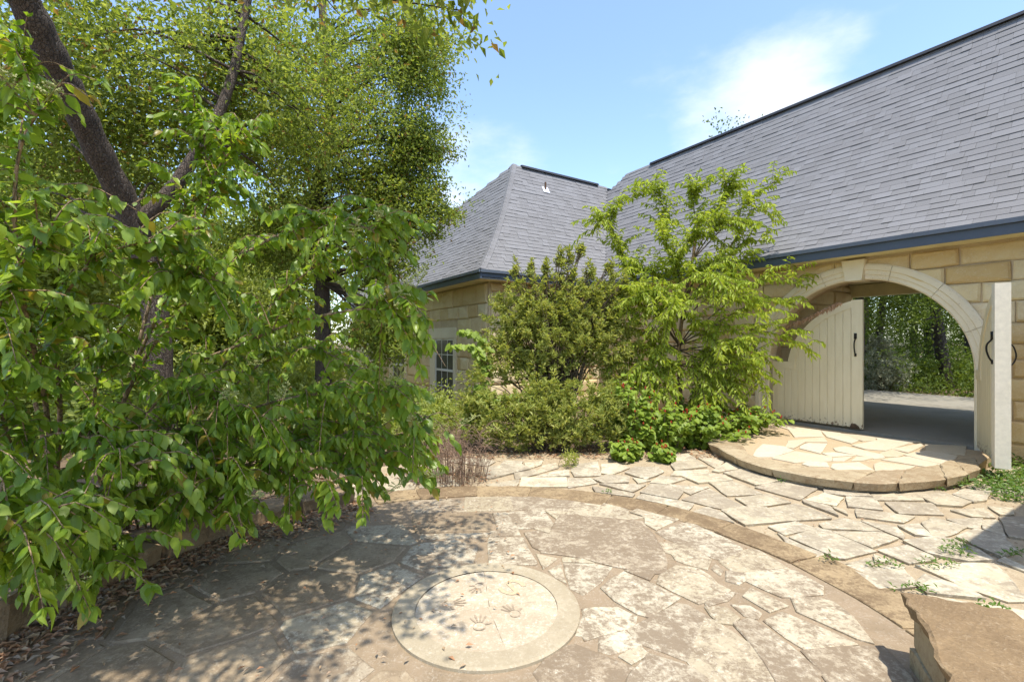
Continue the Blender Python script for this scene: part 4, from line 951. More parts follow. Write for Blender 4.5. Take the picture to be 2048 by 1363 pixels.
leafR = build_leaf(rfp, ang-math.pi, True, .066, 'cream plank gate leaf swung open, its thick white edge towards the patio', True)
xr_ = -(LW-.20)
MB().tube([(xr_, .036, -.02), (xr_, .036, .50)], .011, 6).box(xr_-.03, xr_+.03, .02, .04, .34, .40).obj('drop_bolt', M['rust'], leafR)
MB().tube(spline([(-(LW-.08)-.02, -.062, 1.42), (-(LW-.08)-.0, -.10, 1.38), (-(LW-.08), -.12, 1.28), (-(LW-.08), -.10, 1.2), (-(LW-.08)-.02, -.062, 1.16)], 4), .008, 6).obj('pull_handle', M['iron'], leafR, True)

# ------------------------------------------------------------------ trees and plants
def foliage(name, parts, mat, parent, smooth=False, kind=None):
    V, F = join(parts); o = obj(name, fast_mesh(name, V, F, mat, smooth), parent)
    if kind: o['kind'] = kind
    return o
def rel(parts, base): return [(v-np.array(base), f) for v, f in parts]
def limbs(mb, frm, targets, r0, base, wig=0.12):
    for t in targets:
        f = Vector(frm(t)) if callable(frm) else Vector(frm); t = Vector(t); L = (t-f).length
        mid = f.lerp(t, .5)+Vector((R.uniform(-wig, wig)*L, R.uniform(-wig, wig)*L, 0.10*L))
        path = spline([f, mid, t], 4); n = len(path); mb.tube([p-base for p in path], [r0*(1-.8*i/(n-1)) for i in range(n)], 5, False)

# live oak with the leaning trunk, close on the left
bA = Vector((-4.24, 5.65, 0.05))
oakA = empty('oak_tree', bA, 0, 'live oak with dark ridged trunk leaning out over the glossy shrub', 'tree')
tp = [(318, 935, 5.6), (322, 830, 5.6), (318, 700, 5.55), (302, 570, 5.45), (262, 430, 5.2), (205, 320, 4.85), (150, 205, 4.5), (98, 100, 4.2), (45, -5, 3.95), (-20, -130, 3.7), (-90, -260, 3.5)]
path = spline([at(*p)-bA for p in tp], 6); path[0].z = -0.15
n = len(path); rr = [0.15 if i < 2 else 0.138-0.028*(i/n) for i in range(n)]; rr[0] = 0.24; rr[1] = 0.19; rr = [r*(1+.06*math.sin(i*1.7)) for i, r in enumerate(rr)]
MB().tube(path, rr, 16).obj('trunk', M['oakbark'], oakA, True)
lp = [(275, 445, 5.22), (330, 395, 5.3), (385, 320, 5.4), (432, 240, 5.5), (468, 140, 5.6), (490, 30, 5.7), (520, -120, 5.7)]
path2 = spline([at(*p)-bA for p in lp], 5); MB().tube(path2, [0.085-0.05*i/len(path2) for i in range(len(path2))], 10).obj('limb', M['oakbark'], oakA, True)
mb = MB(); parts = []; CC = []
for c, rad, nc, nl, cr, L, W in (
        ((-4.9, 6.0, 5.1), (2.3, 1.2, 1.5), 250, 70, .22, .070, .036),
        ((-.75, 1.85, 3.95), (1.0, 1.6, .45), 95, 60, .15, .070, .038),        # spreads over the patio above the view
        ((-1.5, 1.2, 4.1), (.8, 1.0, .4), 34, 55, .15, .070, .038),
        ((-3.4, 6.6, 4.9), (1.9, 1.2, 1.3), 150, 70, .21, .068, .034),
        ((-6.1, 6.6, 4.4), (1.9, 1.2, 1.6), 210, 70, .22, .068, .034)):
    lf_, C = crown(c, rad, nc, nl, cr, L, W, 0.15, 0.25); parts.append(lf_); CC.append(C)
foliage('crown', rel(parts, bA), M['oak'], oakA)
for C in CC:
    for t in C[rng.permutation(len(C))[:14]]:
        src = min((Vector(p)+bA for p in list(path[20:])+list(path2)), key=lambda q: (q-Vector(t)).length); limbs(mb, src, [t], .022, bA)
mb.obj('branches', M['oakbark'], oakA, True)['kind'] = 'stuff'
# second oak standing beside the house
bB = Vector((-3.75, 9.2, -0.05)); oakB = empty('oak_tree', bB, 0, 'live oak whose small-leaved crown reaches towards the wing roof', 'tree')
path = spline([Vector((0, 0, -.1)), Vector((.06, 0, 1.2)), at(640, 470, 9.2)-bB, at(632, 390, 9.2)-bB, at(660, 250, 9.2)-bB, at(650, 100, 9.2)-bB, at(640, -60, 9.2)-bB], 5)
MB().tube(path, [0.17-0.11*i/len(path) for i in range(len(path))], 12).obj('trunk', M['oakbark'], oakB, True)
parts = []; CC = []
for c, rad, nc, nl, cr in (((-3.5, 9.0, 5.7), (2.45, 1.8, 2.8), 380, 105, .24), ((-2.0, 8.8, 4.2), (.95, .8, 1.0), 110, 110, .18), ((-1.85, 8.6, 6.9), (.9, .8, .9), 90, 100, .2), ((-1.75, 8.8, 5.3), (.62, .6, .55), 44, 110, .16),
                           ((-2.25, 8.3, 3.1), (.55, .5, .5), 46, 100, .15), ((-2.2, 8.0, 1.75), (.55, .5, .42), 60, 100, .14), ((-4.6, 9.2, 3.6), (1.4, 1.0, .8), 80, 80, .22)):
    lf_, C = crown(c, rad, nc, nl, cr, .072, .036, 0.2, 0.2); parts.append(lf_); CC.append(C)
foliage('crown', rel(parts, bB), M['oak'], oakB); mb = MB()
for C in CC:
    for t in C[rng.permutation(len(C))[:16]]:
        src = min((Vector(p)+bB for p in path[8:]), key=lambda q: (q-Vector(t)).length+abs(q.z-t[2])*.4); limbs(mb, src, [t], .025, bB)
mb.obj('branches', M['oakbark'], oakB, True)['kind'] = 'stuff'

# the big privet: arching stems, leafy twigs with drooping glossy leaves
bP = Vector((-3.05, 3.95, 0.05)); privet = empty('privet_shrub', bP, 0, 'tall privet with large glossy drooping leaves arching over the bed edging', 'shrub')
stems = [  # each: points (px, py, distance), radius
 ([(330, 960, 4.0), (360, 760, 3.7), (480, 690, 3.3), (610, 640, 3.0), (740, 618, 2.85), (800, 640, 2.8)], .016),
 ([(330, 960, 4.0), (420, 860, 3.7), (560, 800, 3.4), (700, 790, 3.25), (800, 830, 3.2), (860, 870, 3.2)], .013),
 ([(330, 960, 4.0), (450, 900, 3.75), (600, 880, 3.5), (710, 890, 3.4), (800, 940, 3.4)], .012),
 ([(300, 980, 3.9), (400, 940, 3.5), (520, 930, 3.25), (590, 955, 3.1), (640, 985, 3.05)], .012),
 ([(280, 980, 3.8), (330, 900, 3.3), (410, 920, 3.0), (460, 970, 2.85)], .012),
 ([(230, 980, 3.8), (150, 1040, 3.0), (190, 1080, 2.6), (260, 1130, 2.4)], .011),
 ([(130, 1010, 3.4), (90, 1060, 2.7), (90, 1100, 2.5), (130, 1140, 2.4), (180, 1160, 2.35)], .011),
 ([(200, 990, 3.7), (230, 850, 3.4), (300, 700, 3.2), (420, 560, 3.1), (560, 470, 3.1), (700, 450, 3.1), (760, 470, 3.1)], .017),
 ([(200, 990, 3.7), (240, 800, 3.5), (330, 600, 3.4), (400, 450, 3.4), (440, 330, 3.4), (520, 250, 3.4)], .016),
 ([(110, 1000, 3.5), (120, 820, 3.1), (110, 660, 2.8), (150, 560, 2.65), (230, 500, 2.6), (330, 480, 2.6)], .017),
 ([(110, 1000, 3.5), (90, 800, 2.9), (50, 620, 2.5), (30, 450, 2.3), (40, 300, 2.25), (90, 200, 2.25)], .017),
 ([(60, 1020, 3.3), (10, 850, 2.6), (-20, 700, 2.3), (20, 560, 2.1), (90, 480, 2.05)], .014),
 ([(200, 990, 3.7), (190, 780, 3.3), (250, 640, 3.0), (330, 560, 2.85), (400, 560, 2.8)], .013),
 ([(330, 960, 4.0), (400, 800, 3.9), (520, 640, 3.8), (620, 540, 3.7), (700, 520, 3.6), (790, 560, 3.5)], .014),
 ([(60, 1020, 3.3), (30, 930, 2.8), (100, 870, 2.6), (190, 880, 2.5), (280, 940, 2.45)], .012),
 ([(200, 990, 3.7), (300, 820, 3.4), (360, 790, 3.15), (440, 800, 3.0), (530, 850, 2.95)], .012),
 ([(60, 1020, 3.3), (-60, 900, 2.4), (-40, 1000, 2.1), (20, 1040, 2.0), (80, 1040, 2.0)], .012),
 ([(200, 990, 3.7), (330, 500, 3.6), (400, 380, 3.6), (410, 290, 3.6), (380, 200, 3.6)], .014),
 ([(110, 1000, 3.5), (60, 760, 3.3), (0, 560, 3.2), (-60, 420, 3.1), (-20, 260, 3.1), (60, 120, 3.1)], .014),
 ([(330, 960, 4.0), (470, 880, 3.9), (600, 840, 3.8), (700, 850, 3.75), (790, 880, 3.7)], .012),
 ([(300, 980, 3.9), (420, 900, 3.6), (560, 900, 3.4), (680, 930, 3.35), (760, 980, 3.35)], .011),
 ([(250, 980, 3.8), (300, 940, 3.2), (350, 970, 2.95), (400, 1010, 2.85), (440, 1040, 2.8)], .010),
 ([(130, 1010, 3.4), (60, 1000, 2.7), (20, 1060, 2.4), (20, 1120, 2.3)], .010),
 ([(330, 960, 4.0), (480, 760, 4.1), (600, 700, 4.0), (680, 720, 3.9), (760, 800, 3.8)], .012),
 ([(300, 980, 3.9), (380, 880, 3.3), (330, 860, 2.95), (250, 920, 2.75), (220, 1010, 2.6)], .011),
]
mb = MB(); P_, A_, N_, L_ = [], [], [], []; pan = []
def leafy(curve, sp, Lm, r0, start=0.0):
    """opposite pairs of leaves hanging from a twig"""
    L = 0; k = 0; tot = sum((curve[i+1]-curve[i]).length for i in range(len(curve)-1)); nxt = start*tot
    for i in range(len(curve)-1):
        a, b = curve[i], curve[i+1]; seg = (b-a).length
        if seg < 1e-6: continue
        t = (b-a)/seg
        while nxt <= L+seg:
            p = a+t*(nxt-L); s = t.cross(Vector((0, 0, 1)))
            s = s.normalized() if s.length > .1 else Vector((1, 0, 0))
            for sd in (-1, 1):
                ax = s*sd*R.uniform(.35, .75)+t*R.uniform(.25, .6)+Vector((0, 0, R.uniform(-1.0, -.25)))+Vector((R.uniform(-.25, .25), R.uniform(-.25, .25), 0))
                P_.append(p[:]); A_.append(ax[:]); nn = s*sd*R.uniform(.5, 1.0)+Vector((R.uniform(-.4, .4), R.uniform(-.5, .2), R.uniform(.3, 1.0))); N_.append(nn[:]); L_.append(Lm*R.choice((R.uniform(.4, .8), R.uniform(.8, 1.2), R.uniform(.85, 1.15))))
            nxt += sp*R.uniform(.7, 1.4); k += 1
        L += seg
    t = (curve[-1]-curve[-2]).normalized()
    for q in range(3): P_.append(curve[-1][:]); A_.append((t+Vector((R.uniform(-.6, .6), R.uniform(-.6, .6), R.uniform(-.7, .3))))[:]); N_.append((R.uniform(-.4, .4), -.3, .9)); L_.append(Lm*R.uniform(.6, .95))
for pts, r0 in stems:
    cv = spline([at(*p)-bP for p in pts], 6); cv[0] = Vector((cv[0].x*.35, cv[0].y*.35, -.1))
    mb.tube(cv, [r0*(1-.72*i/(len(cv)-1)) for i in range(len(cv))], 6, False)
    leafy(cv[len(cv)//3:], .034, .090, r0)
    for k in range(30):
        i = R.randrange(len(cv)//5, len(cv)-1); o_ = cv[i]; t = (cv[min(i+1, len(cv)-1)]-cv[i-1]).normalized()
        d = (t*R.uniform(.2, .8)+Vector((R.uniform(-.8, .8), R.uniform(-.7, .7), R.uniform(-.35, .65)))).normalized(); ln = R.uniform(.22, .50)
        tw = spline([o_, o_+d*ln*.5+Vector((0, 0, .05)), o_+d*ln+Vector((0, 0, -.10*ln/.4))], 3)
        e2 = tw[-1]+bP; rr2 = (e2.to_2d()-RC).length
        if rr2 < 2.5 and e2.z < .28+(2.5-rr2)*.13: continue
        mb.tube(tw, [.005, .0045, .004, .0035, .003, .0025, .002], 4, False); leafy(tw, .034, .088, .003, .12)
        if R.random() < .05: pan.append((tw[-1], d))
mb.obj('stems', M['tanbark'], privet, True)
P_, A_, N_, L_ = map(np.array, (P_, A_, N_, L_)); wp = P_+np.array(bP)
rr2 = np.hypot(wp[:, 0]-RC.x, wp[:, 1]-RC.y); ok = (wp[:, 2] > .10)&~((rr2 < 2.5)&(wp[:, 2] < .26+(2.5-rr2)*.14))&~((wp[:, 0]/wp[:, 1] > -.17)&(wp[:, 2] > 1.0))&(wp[:, 1] > 1.6); tx_ = np.interp((wp[:, 2]-1.6)/wp[:, 1], [.20, .29, .40, .52, .64, .75], [-.72, -.80, -.86, -.92, -.98, -1.05]); ok &= ~(((wp[:, 2]-1.6)/wp[:, 1] > .24)&(np.abs(wp[:, 0]/wp[:, 1]-tx_) < .055)&(rng.random(len(wp)) < .8))   # growth kept off the leaning trunk
P_, A_, N_, L_, wp = P_[ok], A_[ok], N_[ok], L_[ok], wp[ok]
order = np.argsort(-(L_/wp[:, 1])*(np.abs(wp[:, 0]/wp[:, 1]) < 1.09)*((wp[:, 2]-1.6)/wp[:, 1] > -.72)*((wp[:, 2]-1.6)/wp[:, 1] < .72)); big = order[:300]; rest = order[300:]
lv, lfc = T_BIG; shapes = []
for wf, curl, fold, skew in ((.52, 1.0, 1.0, 0.0), (.60, .3, .5, .05), (.44, 1.7, 1.6, -.06), (.55, -.5, 2.0, .08)):     # leaves differ in width, curl and fold
    q = lv.copy(); q[:, 2] = q[:, 2]*curl+(np.abs(q[:, 0]) > .1)*.07*(fold-1); q[:, 0] = q[:, 0]+skew*q[:, 1]**2/wf; shapes.append((q, lfc, wf))
leaf_mes = [fast_mesh('leaf', q*np.array((wf, 1, 1)), np.array(f), M['privet'], True) for q, f, wf in shapes]
for i in big:
    a_ = Vector(A_[i]).normalized(); n_ = Vector(N_[i]); s_ = a_.cross(n_).normalized(); n_ = s_.cross(a_); mt = Matrix((s_, a_, n_)).transposed()
    o = bpy.data.objects.new('leaf', R.choice(leaf_mes)); o.location = P_[i]; o.rotation_euler = mt.to_euler(); o.scale = (L_[i],)*3; link(o, privet)
rest = rng.permutation(rest); foliage('foliage', [leaves(P_[r_], A_[r_], N_[r_], L_[r_], L_[r_]*wf, (q, f)) for r_, (q, f, wf) in zip(np.array_split(rest, 4), shapes)], M['privet'], privet, True, 'stuff')
for px_, py_, Y_ in ((745, 455, 3.05), (700, 470, 3.0), (805, 590, 2.8), (840, 560, 2.9), (770, 650, 2.8), (800, 730, 3.1), (30, 200, 2.2), (105, 235, 2.2), (790, 985, 3.3), (450, 790, 2.85), (560, 800, 3.1), (150, 1180, 2.3), (820, 860, 3.1)):
    q = at(px_, py_, Y_)-bP; near_ = Vector(P_[np.argmin(np.linalg.norm(P_-np.array(q), axis=1))]); pan.insert(0, (near_, (q-near_).normalized()*.7+Vector((.5, -.3, .5))))
for p, d in pan[:26]:
    mb = MB(); d = (d+Vector((0, 0, .3))).normalized(); mb.tube([p, p+d*.17], [.003, .0015], 4, False)
    for k in range(16):
        o_ = p+d*(.03+.13*k/16); e_ = Vector((R.uniform(-1, 1), R.uniform(-1, 1), R.uniform(-.2, .9))).normalized(); ln = .065*(1-k/22); mb.tube([o_, o_+e_*ln], [.002, .0014], 3, False)
        for q in range(3): c = o_+e_*ln*(.5+.25*q); mb.add([c+Vector((.006, 0, 0)), c+Vector((-.003, .005, 0)), c+Vector((-.003, -.005, 0)), c+Vector((0, 0, .008)), c-Vector((0, 0, .005))], [(0, 1, 3), (1, 2, 3), (2, 0, 3), (1, 0, 4), (2, 1, 4), (0, 2, 4)])
    mb.obj('flower_panicle', M['panicle'], privet)
# lobed vine seedling low in the bed
bV = Vector((-2.75, 3.75, .06)); vine = empty('vine_seedling', bV, 0, 'sprawling seedling with lobed fig-like leaves at the foot of the privet', 'plant')
mb = MB(); P2, A2, N2 = [], [], []
for k in range(12):
    a = R.uniform(-2.6, .6); ln = R.uniform(.3, .75); cv = spline([Vector((0, 0, -.06)), Vector((math.cos(a)*ln*.4, math.sin(a)*ln*.4, R.uniform(.25, .5))), Vector((math.cos(a)*ln, math.sin(a)*ln, R.uniform(.15, .5)))], 5); mb.tube(cv, .004, 4, False)
    for p in cv[3:]:
        for q in range(2): P2.append(p[:]); A2.append((R.uniform(-1, 1), R.uniform(-1, .4), R.uniform(-.5, .1))); N2.append((R.uniform(-.3, .3), R.uniform(-.6, 0), 1))
mb.obj('stems', M['twig'], vine); foliage('foliage', [leaves(P2, A2, N2, .10*rng.uniform(.7, 1.2, len(P2)), .10, T_LOBE)], M['mallow'], vine)

# shrubs against the house
def rosette_shrub(name, label, base, blobs, nl, mat, L, W, stems_n, grp=None, sm=M['twig'], rad=.014):
    base = Vector(base); t = empty(name, base, 0, label, 'shrub', grp); parts = []; mb = MB()
    for c, rr_, n in blobs:
        d = rand_dir(n); r_ = (.35+.65*rng.random(n)**.55); C = np.array(c)+d*r_[:, None]*np.array(rr_)*(.8+.4*rng.random((n, 1)))
        C = C[C[:, 2] > .10]; up = unit(d[:len(C)]*.7+np.array((0, 0, .75))+rng.normal(size=(len(C), 3))*.3)
        m = len(C); tpos = rng.random((m, nl)); pos_ = C[:, None]-up[:, None]*(tpos*.16)[:, :, None]+rng.normal(size=(m, nl, 3))*.012
        ax = rand_dir(m*nl).reshape(m, nl, 3); ax = unit(ax-up[:, None]*np.sum(ax*up[:, None], -1, keepdims=True))+up[:, None]*(.9-.6*tpos)[:, :, None]
        nr = np.broadcast_to(up[:, None], (m, nl, 3))+rng.normal(size=(m, nl, 3))*.3
        q = .7+.6*rng.random(m*nl); parts.append(leaves(pos_.reshape(-1, 3), ax.reshape(-1, 3), nr.reshape(-1, 3), L*q, W*q, T_FOLD))
        for k in rng.permutation(m)[:stems_n]:
            tgt = Vector(C[k]); f = Vector((base.x+R.uniform(-.18, .18), base.y+R.uniform(-.12, .12), -.1)); mid = f.lerp(tgt, .5)+Vector((0, 0, .18*(tgt-f).length)); pp = spline([f, mid, tgt], 4)
            mb.tube([p-base for p in pp], [rad*(1-.75*i/(len(pp)-1)) for i in range(len(pp))], 5, False)
    mb.obj('stems', sm, t, True); foliage('foliage', rel(parts, base), mat, t); return t
rosette_shrub('evergreen_shrub', 'tall olive green evergreen shrub against the wing wall', (.65, 7.75, 0),
    [((.55, 7.7, 1.75), (.98, .55, .80), 480), ((.98, 7.75, 2.35), (.55, .35, .55), 130), ((.12, 7.6, 2.1), (.50, .35, .55), 110), ((1.55, 7.8, 1.75), (.62, .45, .85), 260), ((1.65, 7.9, 2.35), (.28, .25, .42), 60), *[((sx, 7.7, sz), (.07, .07, .24), 9) for sx, sz in ((.78, 3.05), (1.12, 3.15), (.95, 2.9), (.3, 2.85), (.05, 2.75), (1.3, 2.8), (1.6, 2.75), (1.85, 2.55), (-.2, 2.3), (.55, 2.8))], ((-.15, 7.5, 1.35), (.5, .4, .40), 90)],
    22, M['shrub'], .072, .025, 16)
rosette_shrub('evergreen_shrub', 'low mound of olive green evergreen leaves spilling onto the flagstones', (.55, 6.95, 0),
    [((.1, 6.85, .52), (.75, .45, .42), 270), ((.95, 6.95, .55), (.7, .45, .5), 270), ((-.55, 7.0, .75), (.35, .3, .55), 80), ((1.45, 7.0, .55), (.4, .35, .5), 80), ((.45, 6.9, .85), (.4, .3, .35), 70)],
    22, M['shrub'], .068, .024, 8)
rosette_shrub('evergreen_seedling', 'small yellow green seedling growing between flagstones below the low evergreen mound', (.72, 6.02, 0), [((.72, 6.02, .14), (.14, .12, .12), 26)], 14, M['shrub'], .045, .015, 5, rad=.004)
# sapling with long drooping sprays
bS = Vector((3.02, 8.55, -.03)); sap = empty('sapling', bS, 0, 'young tree with long sprays of drooping bright yellow green leaves beside the arch', 'tree')
mb = MB(); P3, A3, N3, L3 = [], [], [], []
trunk = spline([Vector((0, 0, -.1)), at(1360, 790, 8.55)-bS, at(1358, 700, 8.55)-bS, at(1368, 610, 8.55)-bS, at(1385, 520, 8.5)-bS, at(1400, 430, 8.5)-bS], 5)
MB().tube(trunk, [.05-.03*i/(len(trunk)-1) for i in range(len(trunk))], 10).obj('trunk', M['tanbark'], sap, True)
tips = [((1358, 690), (1270, 560), (1222, 430), (1300, 378), 8.4), ((1358, 690), (1250, 520), (1215, 440), (1178, 470), 8.5), ((1368, 610), (1330, 480), (1330, 420), (1292, 374), 8.6), ((1385, 520), (1390, 440), (1385, 400), (1392, 382), 8.6),
        ((1385, 520), (1430, 430), (1450, 390), (1458, 372), 8.5), ((1385, 520), (1470, 430), (1510, 390), (1562, 356), 8.3), ((1368, 610), (1470, 480), (1510, 415), (1562, 446), 8.2), ((1368, 610), (1450, 520), (1490, 485), (1545, 480), 8.2),
        ((1368, 610), (1440, 560), (1480, 520), (1524, 514), 8.3), ((1358, 690), (1450, 610), (1530, 560), (1615, 570), 8.0), ((1358, 690), (1460, 630), (1530, 600), (1592, 612), 8.0), ((1358, 690), (1470, 660), (1560, 670), (1632, 706), 7.8),
        ((1358, 700), (1440, 690), (1510, 700), (1560, 748), 7.9), ((1358, 690), (1300, 620), (1240, 590), (1185, 600), 8.2), ((1358, 700), (1300, 670), (1240, 660), (1195, 700), 8.1), ((1358, 700), (1320, 690), (1280, 700), (1230, 760), 8.1),
        ((1368, 610), (1400, 540), (1430, 530), (1480, 560), 8.0), ((1368, 610), (1330, 560), (1290, 540), (1250, 545), 8.3), ((1358, 690), (1390, 650), (1430, 650), (1500, 650), 7.7), ((1358, 690), (1340, 650), (1310, 620), (1270, 640), 7.8),
        ((1358, 700), (1400, 700), (1440, 720), (1490, 745), 7.8), ((1358, 690), (1320, 700), (1300, 720), (1280, 760), 7.7), ((1358, 690), (1400, 670), (1450, 690), (1480, 700), 7.6), ((1368, 640), (1410, 600), (1450, 590), (1500, 600), 7.6), ((1368, 640), (1330, 600), (1300, 590), (1262, 600), 7.7), ((1368, 600), (1390, 560), (1420, 560), (1450, 580), 7.6), ((1368, 640), (1370, 610), (1350, 620), (1330, 660), 7.5), ((1358, 700), (1410, 720), (1450, 730), (1520, 720), 7.5), ((1368, 610), (1350, 540), (1380, 480), (1420, 470), 8.2), ((1358, 730), (1310, 740), (1280, 770), (1240, 790), 7.9), ((1358, 730), (1400, 740), (1440, 770), (1480, 790), 7.8), ((1358, 730), (1380, 730), (1400, 770), (1420, 800), 7.7), ((1358, 730), (1340, 740), (1330, 780), (1310, 800), 7.7), ((1358, 710), (1430, 720), (1500, 750), (1540, 780), 7.8), ((1385, 520), (1420, 470), (1440, 450), (1480, 460), 8.2), ((1368, 610), (1420, 590), (1480, 600), (1540, 640), 7.7), ((1368, 640), (1300, 600), (1270, 600), (1220, 640), 7.9), ((1368, 640), (1360, 560), (1340, 500), (1320, 470), 8.1)]
def spray(cv, sp, Lm):
    L = 0; nxt = .05; k = 0
    for i in range(len(cv)-1):
        a, b = cv[i], cv[i+1]; seg = (b-a).length
        if seg < 1e-6: continue
        t = (b-a)/seg; s = t.cross(Vector((0, 0, 1))); s = s.normalized() if s.length > .1 else Vector((1, 0, 0))
        while nxt <= L+seg:
            p = a+t*(nxt-L)
            for sd in (1, -1):
                P3.append(p[:]); A3.append((s*sd*R.uniform(.3, .9)+t*R.uniform(.1, .7)+Vector((R.uniform(-.35, .35), R.uniform(-.35, .35), R.uniform(-1.0, -.1))))[:]); N3.append((s*sd*.8+Vector((R.uniform(-.3, .3), -.3, .6)))[:]); L3.append(Lm*R.uniform(.7, 1.2))
            nxt += sp
        L += seg
for *pp, Y in tips:
    d0 = 8.55; ys = [d0, (d0+Y)/2, Y, Y-.05]; cv = spline([at(x, y, q)-bS for (x, y), q in zip(pp, ys)], 6)
    mb.tube(cv, [.014*(1-.85*i/(len(cv)-1)) for i in range(len(cv))], 5, False); spray(cv[5:], .042, .115)
    for k in range(30 if pp[-1][0] < 1500 else 13):
        i = R.randrange(5, len(cv)-2); o_ = cv[i]; t = (cv[i+1]-cv[i-1]).normalized(); d = (t*.6+Vector((R.uniform(-.9, .9), R.uniform(-.9, .5), R.uniform(-.15, .8)))).normalized(); ln = R.uniform(.25, .6)
        tw = spline([o_, o_+d*ln*.5+Vector((0, 0, .05)), o_+d*ln-Vector((0, 0, .06))], 4); mb.tube(tw, .003, 4, False); spray(tw, .044, .108)
mb.obj('branches', M['twig'], sap, True); L3 = np.array(L3); foliage('foliage', [leaves(P3, A3, N3, L3, L3*.33, T_FOLD)], M['sapling'], sap)
# mallows with red flowers
def mallow(base, h, spread, nst, label, lean=(0, 0)):
    base = Vector(base); t = empty('mallow_plant', base, 0, label, 'plant', 'mallows with red flowers along the house bed'); mb = MB(); P, A, N, Q, fl = [], [], [], [], []
    for k in range(nst):
        a = R.uniform(0, 6.28); r = spread*math.sqrt(R.random()); hh = h*R.uniform(.55, 1.0)*(1-.35*r/spread)
        cv = spline([Vector((math.cos(a)*r*.35, math.sin(a)*r*.35, -.08)), Vector((math.cos(a)*r*.7, math.sin(a)*r*.7, hh*.6)), Vector((math.cos(a)*r+lean[0], math.sin(a)*r+lean[1], hh))], 5); mb.tube(cv, .004, 4, False)
        for p in cv[2:]:
            for q in range(4):
                e_ = Vector((R.uniform(-1, 1), R.uniform(-1, 1), R.uniform(-.3, .3))).normalized(); P.append((p+e_*.05)[:]); A.append((e_+Vector((0, -.15, -.55)))[:]); N.append((e_*.5+Vector((0, -.4, .8)))[:]); Q.append(R.uniform(.05, .095))
        if R.random() < .55: fl.append(cv[-1]+Vector((R.uniform(-.03, .03), -.03, .03)))
        if R.random() < .4: fl.append(cv[-4]+Vector((R.uniform(-.06, .06), -.07, .03)))
    mb.obj('stems', M['twig'], t); Q = np.array(Q); foliage('foliage', [leaves(P, A, N, Q, Q*.95, T_ROUND)], M['mallow'], t)
    for p in fl:
        f = MB()
        for q in range(5):
            a = q*1.257+R.random(); d = Vector((math.cos(a), math.sin(a), .0)); w = Vector((-d.y, d.x, 0))
            f.add([Vector((0, 0, -.012)), d*.010+w*.008+Vector((0, 0, .012)), d*.006+Vector((0, 0, .032)), d*.010-w*.008+Vector((0, 0, .012))], [(0, 1, 2), (0, 2, 3)])
        f.obj('flower', M['flower'], t, False, p)
mallow((1.75, 7.1, 0), 1.25, .42, 30, 'upright red-flowered mallow between the evergreen mound and the sapling trunk')
mallow((2.25, 7.0, 0), .80, .50, 34, 'red-flowered mallow at the foot of the sapling')
mallow((2.95, 7.25, 0), .72, .55, 34, 'red-flowered mallow leaning over the border of the entrance step', (.1, -.05))
mallow((3.65, 7.75, .1), .55, .50, 30, 'low red-flowered mallow sprawling onto the pale step flagstones', (.25, -.1))
mallow((3.3, 8.3, 0), 1.0, .45, 26, 'red-flowered mallow against the wall beside the arch jamb')
mallow((1.55, 6.42, 0), .32, .24, 12, 'smallest red-flowered mallow at the edge of the flagstones')
mallow((2.05, 6.35, 0), .26, .16, 8, 'tiny reddish mallow sprig rooted among flagstones')
# broad-leaved vine by the window
bH = Vector((-.85, 7.6, 0)); hv = empty('broadleaf_vine', bH, 0, 'climbing vine with rounded bright leaves reaching in front of the window', 'vine'); mb = MB(); P, A, N, Q = [], [], [], []
for pts in ([(960, 880, 7.3), (955, 800, 7.3), (962, 720, 7.3), (945, 690, 7.3), (905, 690, 7.3)], [(960, 880, 7.3), (965, 780, 7.3), (975, 700, 7.4), (950, 665, 7.4), (922, 660, 7.4)], [(960, 900, 7.2), (950, 840, 7.1), (975, 800, 7.0), (1030, 790, 7.0)], [(960, 900, 7.2), (975, 830, 7.0), (960, 770, 7.0)], [(960, 900, 7.2), (935, 850, 7.0), (945, 800, 7.0)], [(960, 900, 7.2), (990, 860, 6.9), (980, 820, 6.9)]):
    cv = spline([at(*p)-bH for p in pts], 5); cv[0] = Vector((0, 0, -.08)); mb.tube(cv, .005, 5, False)
    for p in cv[3:]:
        for q in range(4): e_ = Vector((R.uniform(-1, 1), R.uniform(-1, .3), R.uniform(-.5, .3))); P.append((p+e_*.04)[:]); A.append((e_+Vector((0, 0, -.7)))[:]); N.append((e_.x*.3, -.7, .6)); Q.append(R.uniform(.07, .13))
mb.obj('stems', M['twig'], hv); Q = np.array(Q); foliage('foliage', [leaves(P, A, N, Q, Q*.75, T_ROUND)], M['mallow'], hv)
# dead twiggy clump
bD = Vector((-.74, 5.42, 0)); dc = empty('dead_vine_clump', bD, 0, 'tangled clump of dead brown twigs beside the round patio', 'plant'); mb = MB()
for k in range(230):
    a = R.uniform(0, 6.28); r = .46*math.sqrt(R.random()); x, y = math.cos(a)*r, math.sin(a)*r*.7; h = R.uniform(.28, .62)*(1.1-.5*r/.46)
    b_ = R.uniform(0, 6.28); mb.tube(spline([Vector((x, y, -.03)), Vector((x*1.1, y*1.1, h*.6)), Vector((x*1.15+math.cos(b_)*.07, y+math.sin(b_)*.07, h)), Vector((x+math.cos(b_)*.26, y+math.sin(b_)*.2, h*R.uniform(.75, 1.05)))], 3), [.0032]*4+[.0028]*3+[.0022]*3, 3, False)
for k in range(130):
    a = R.uniform(0, 6.28); p = Vector((math.cos(a)*.38, math.sin(a)*.3, R.uniform(.32, .58))); q = p+Vector((R.uniform(-.35, .35), R.uniform(-.25, .25), R.uniform(-.1, .1))); mb.tube(spline([p, p.lerp(q, .5)+Vector((0, 0, .09)), q], 3), .0022, 3, False)
mb.obj('twigs', M['drytwig'], dc)
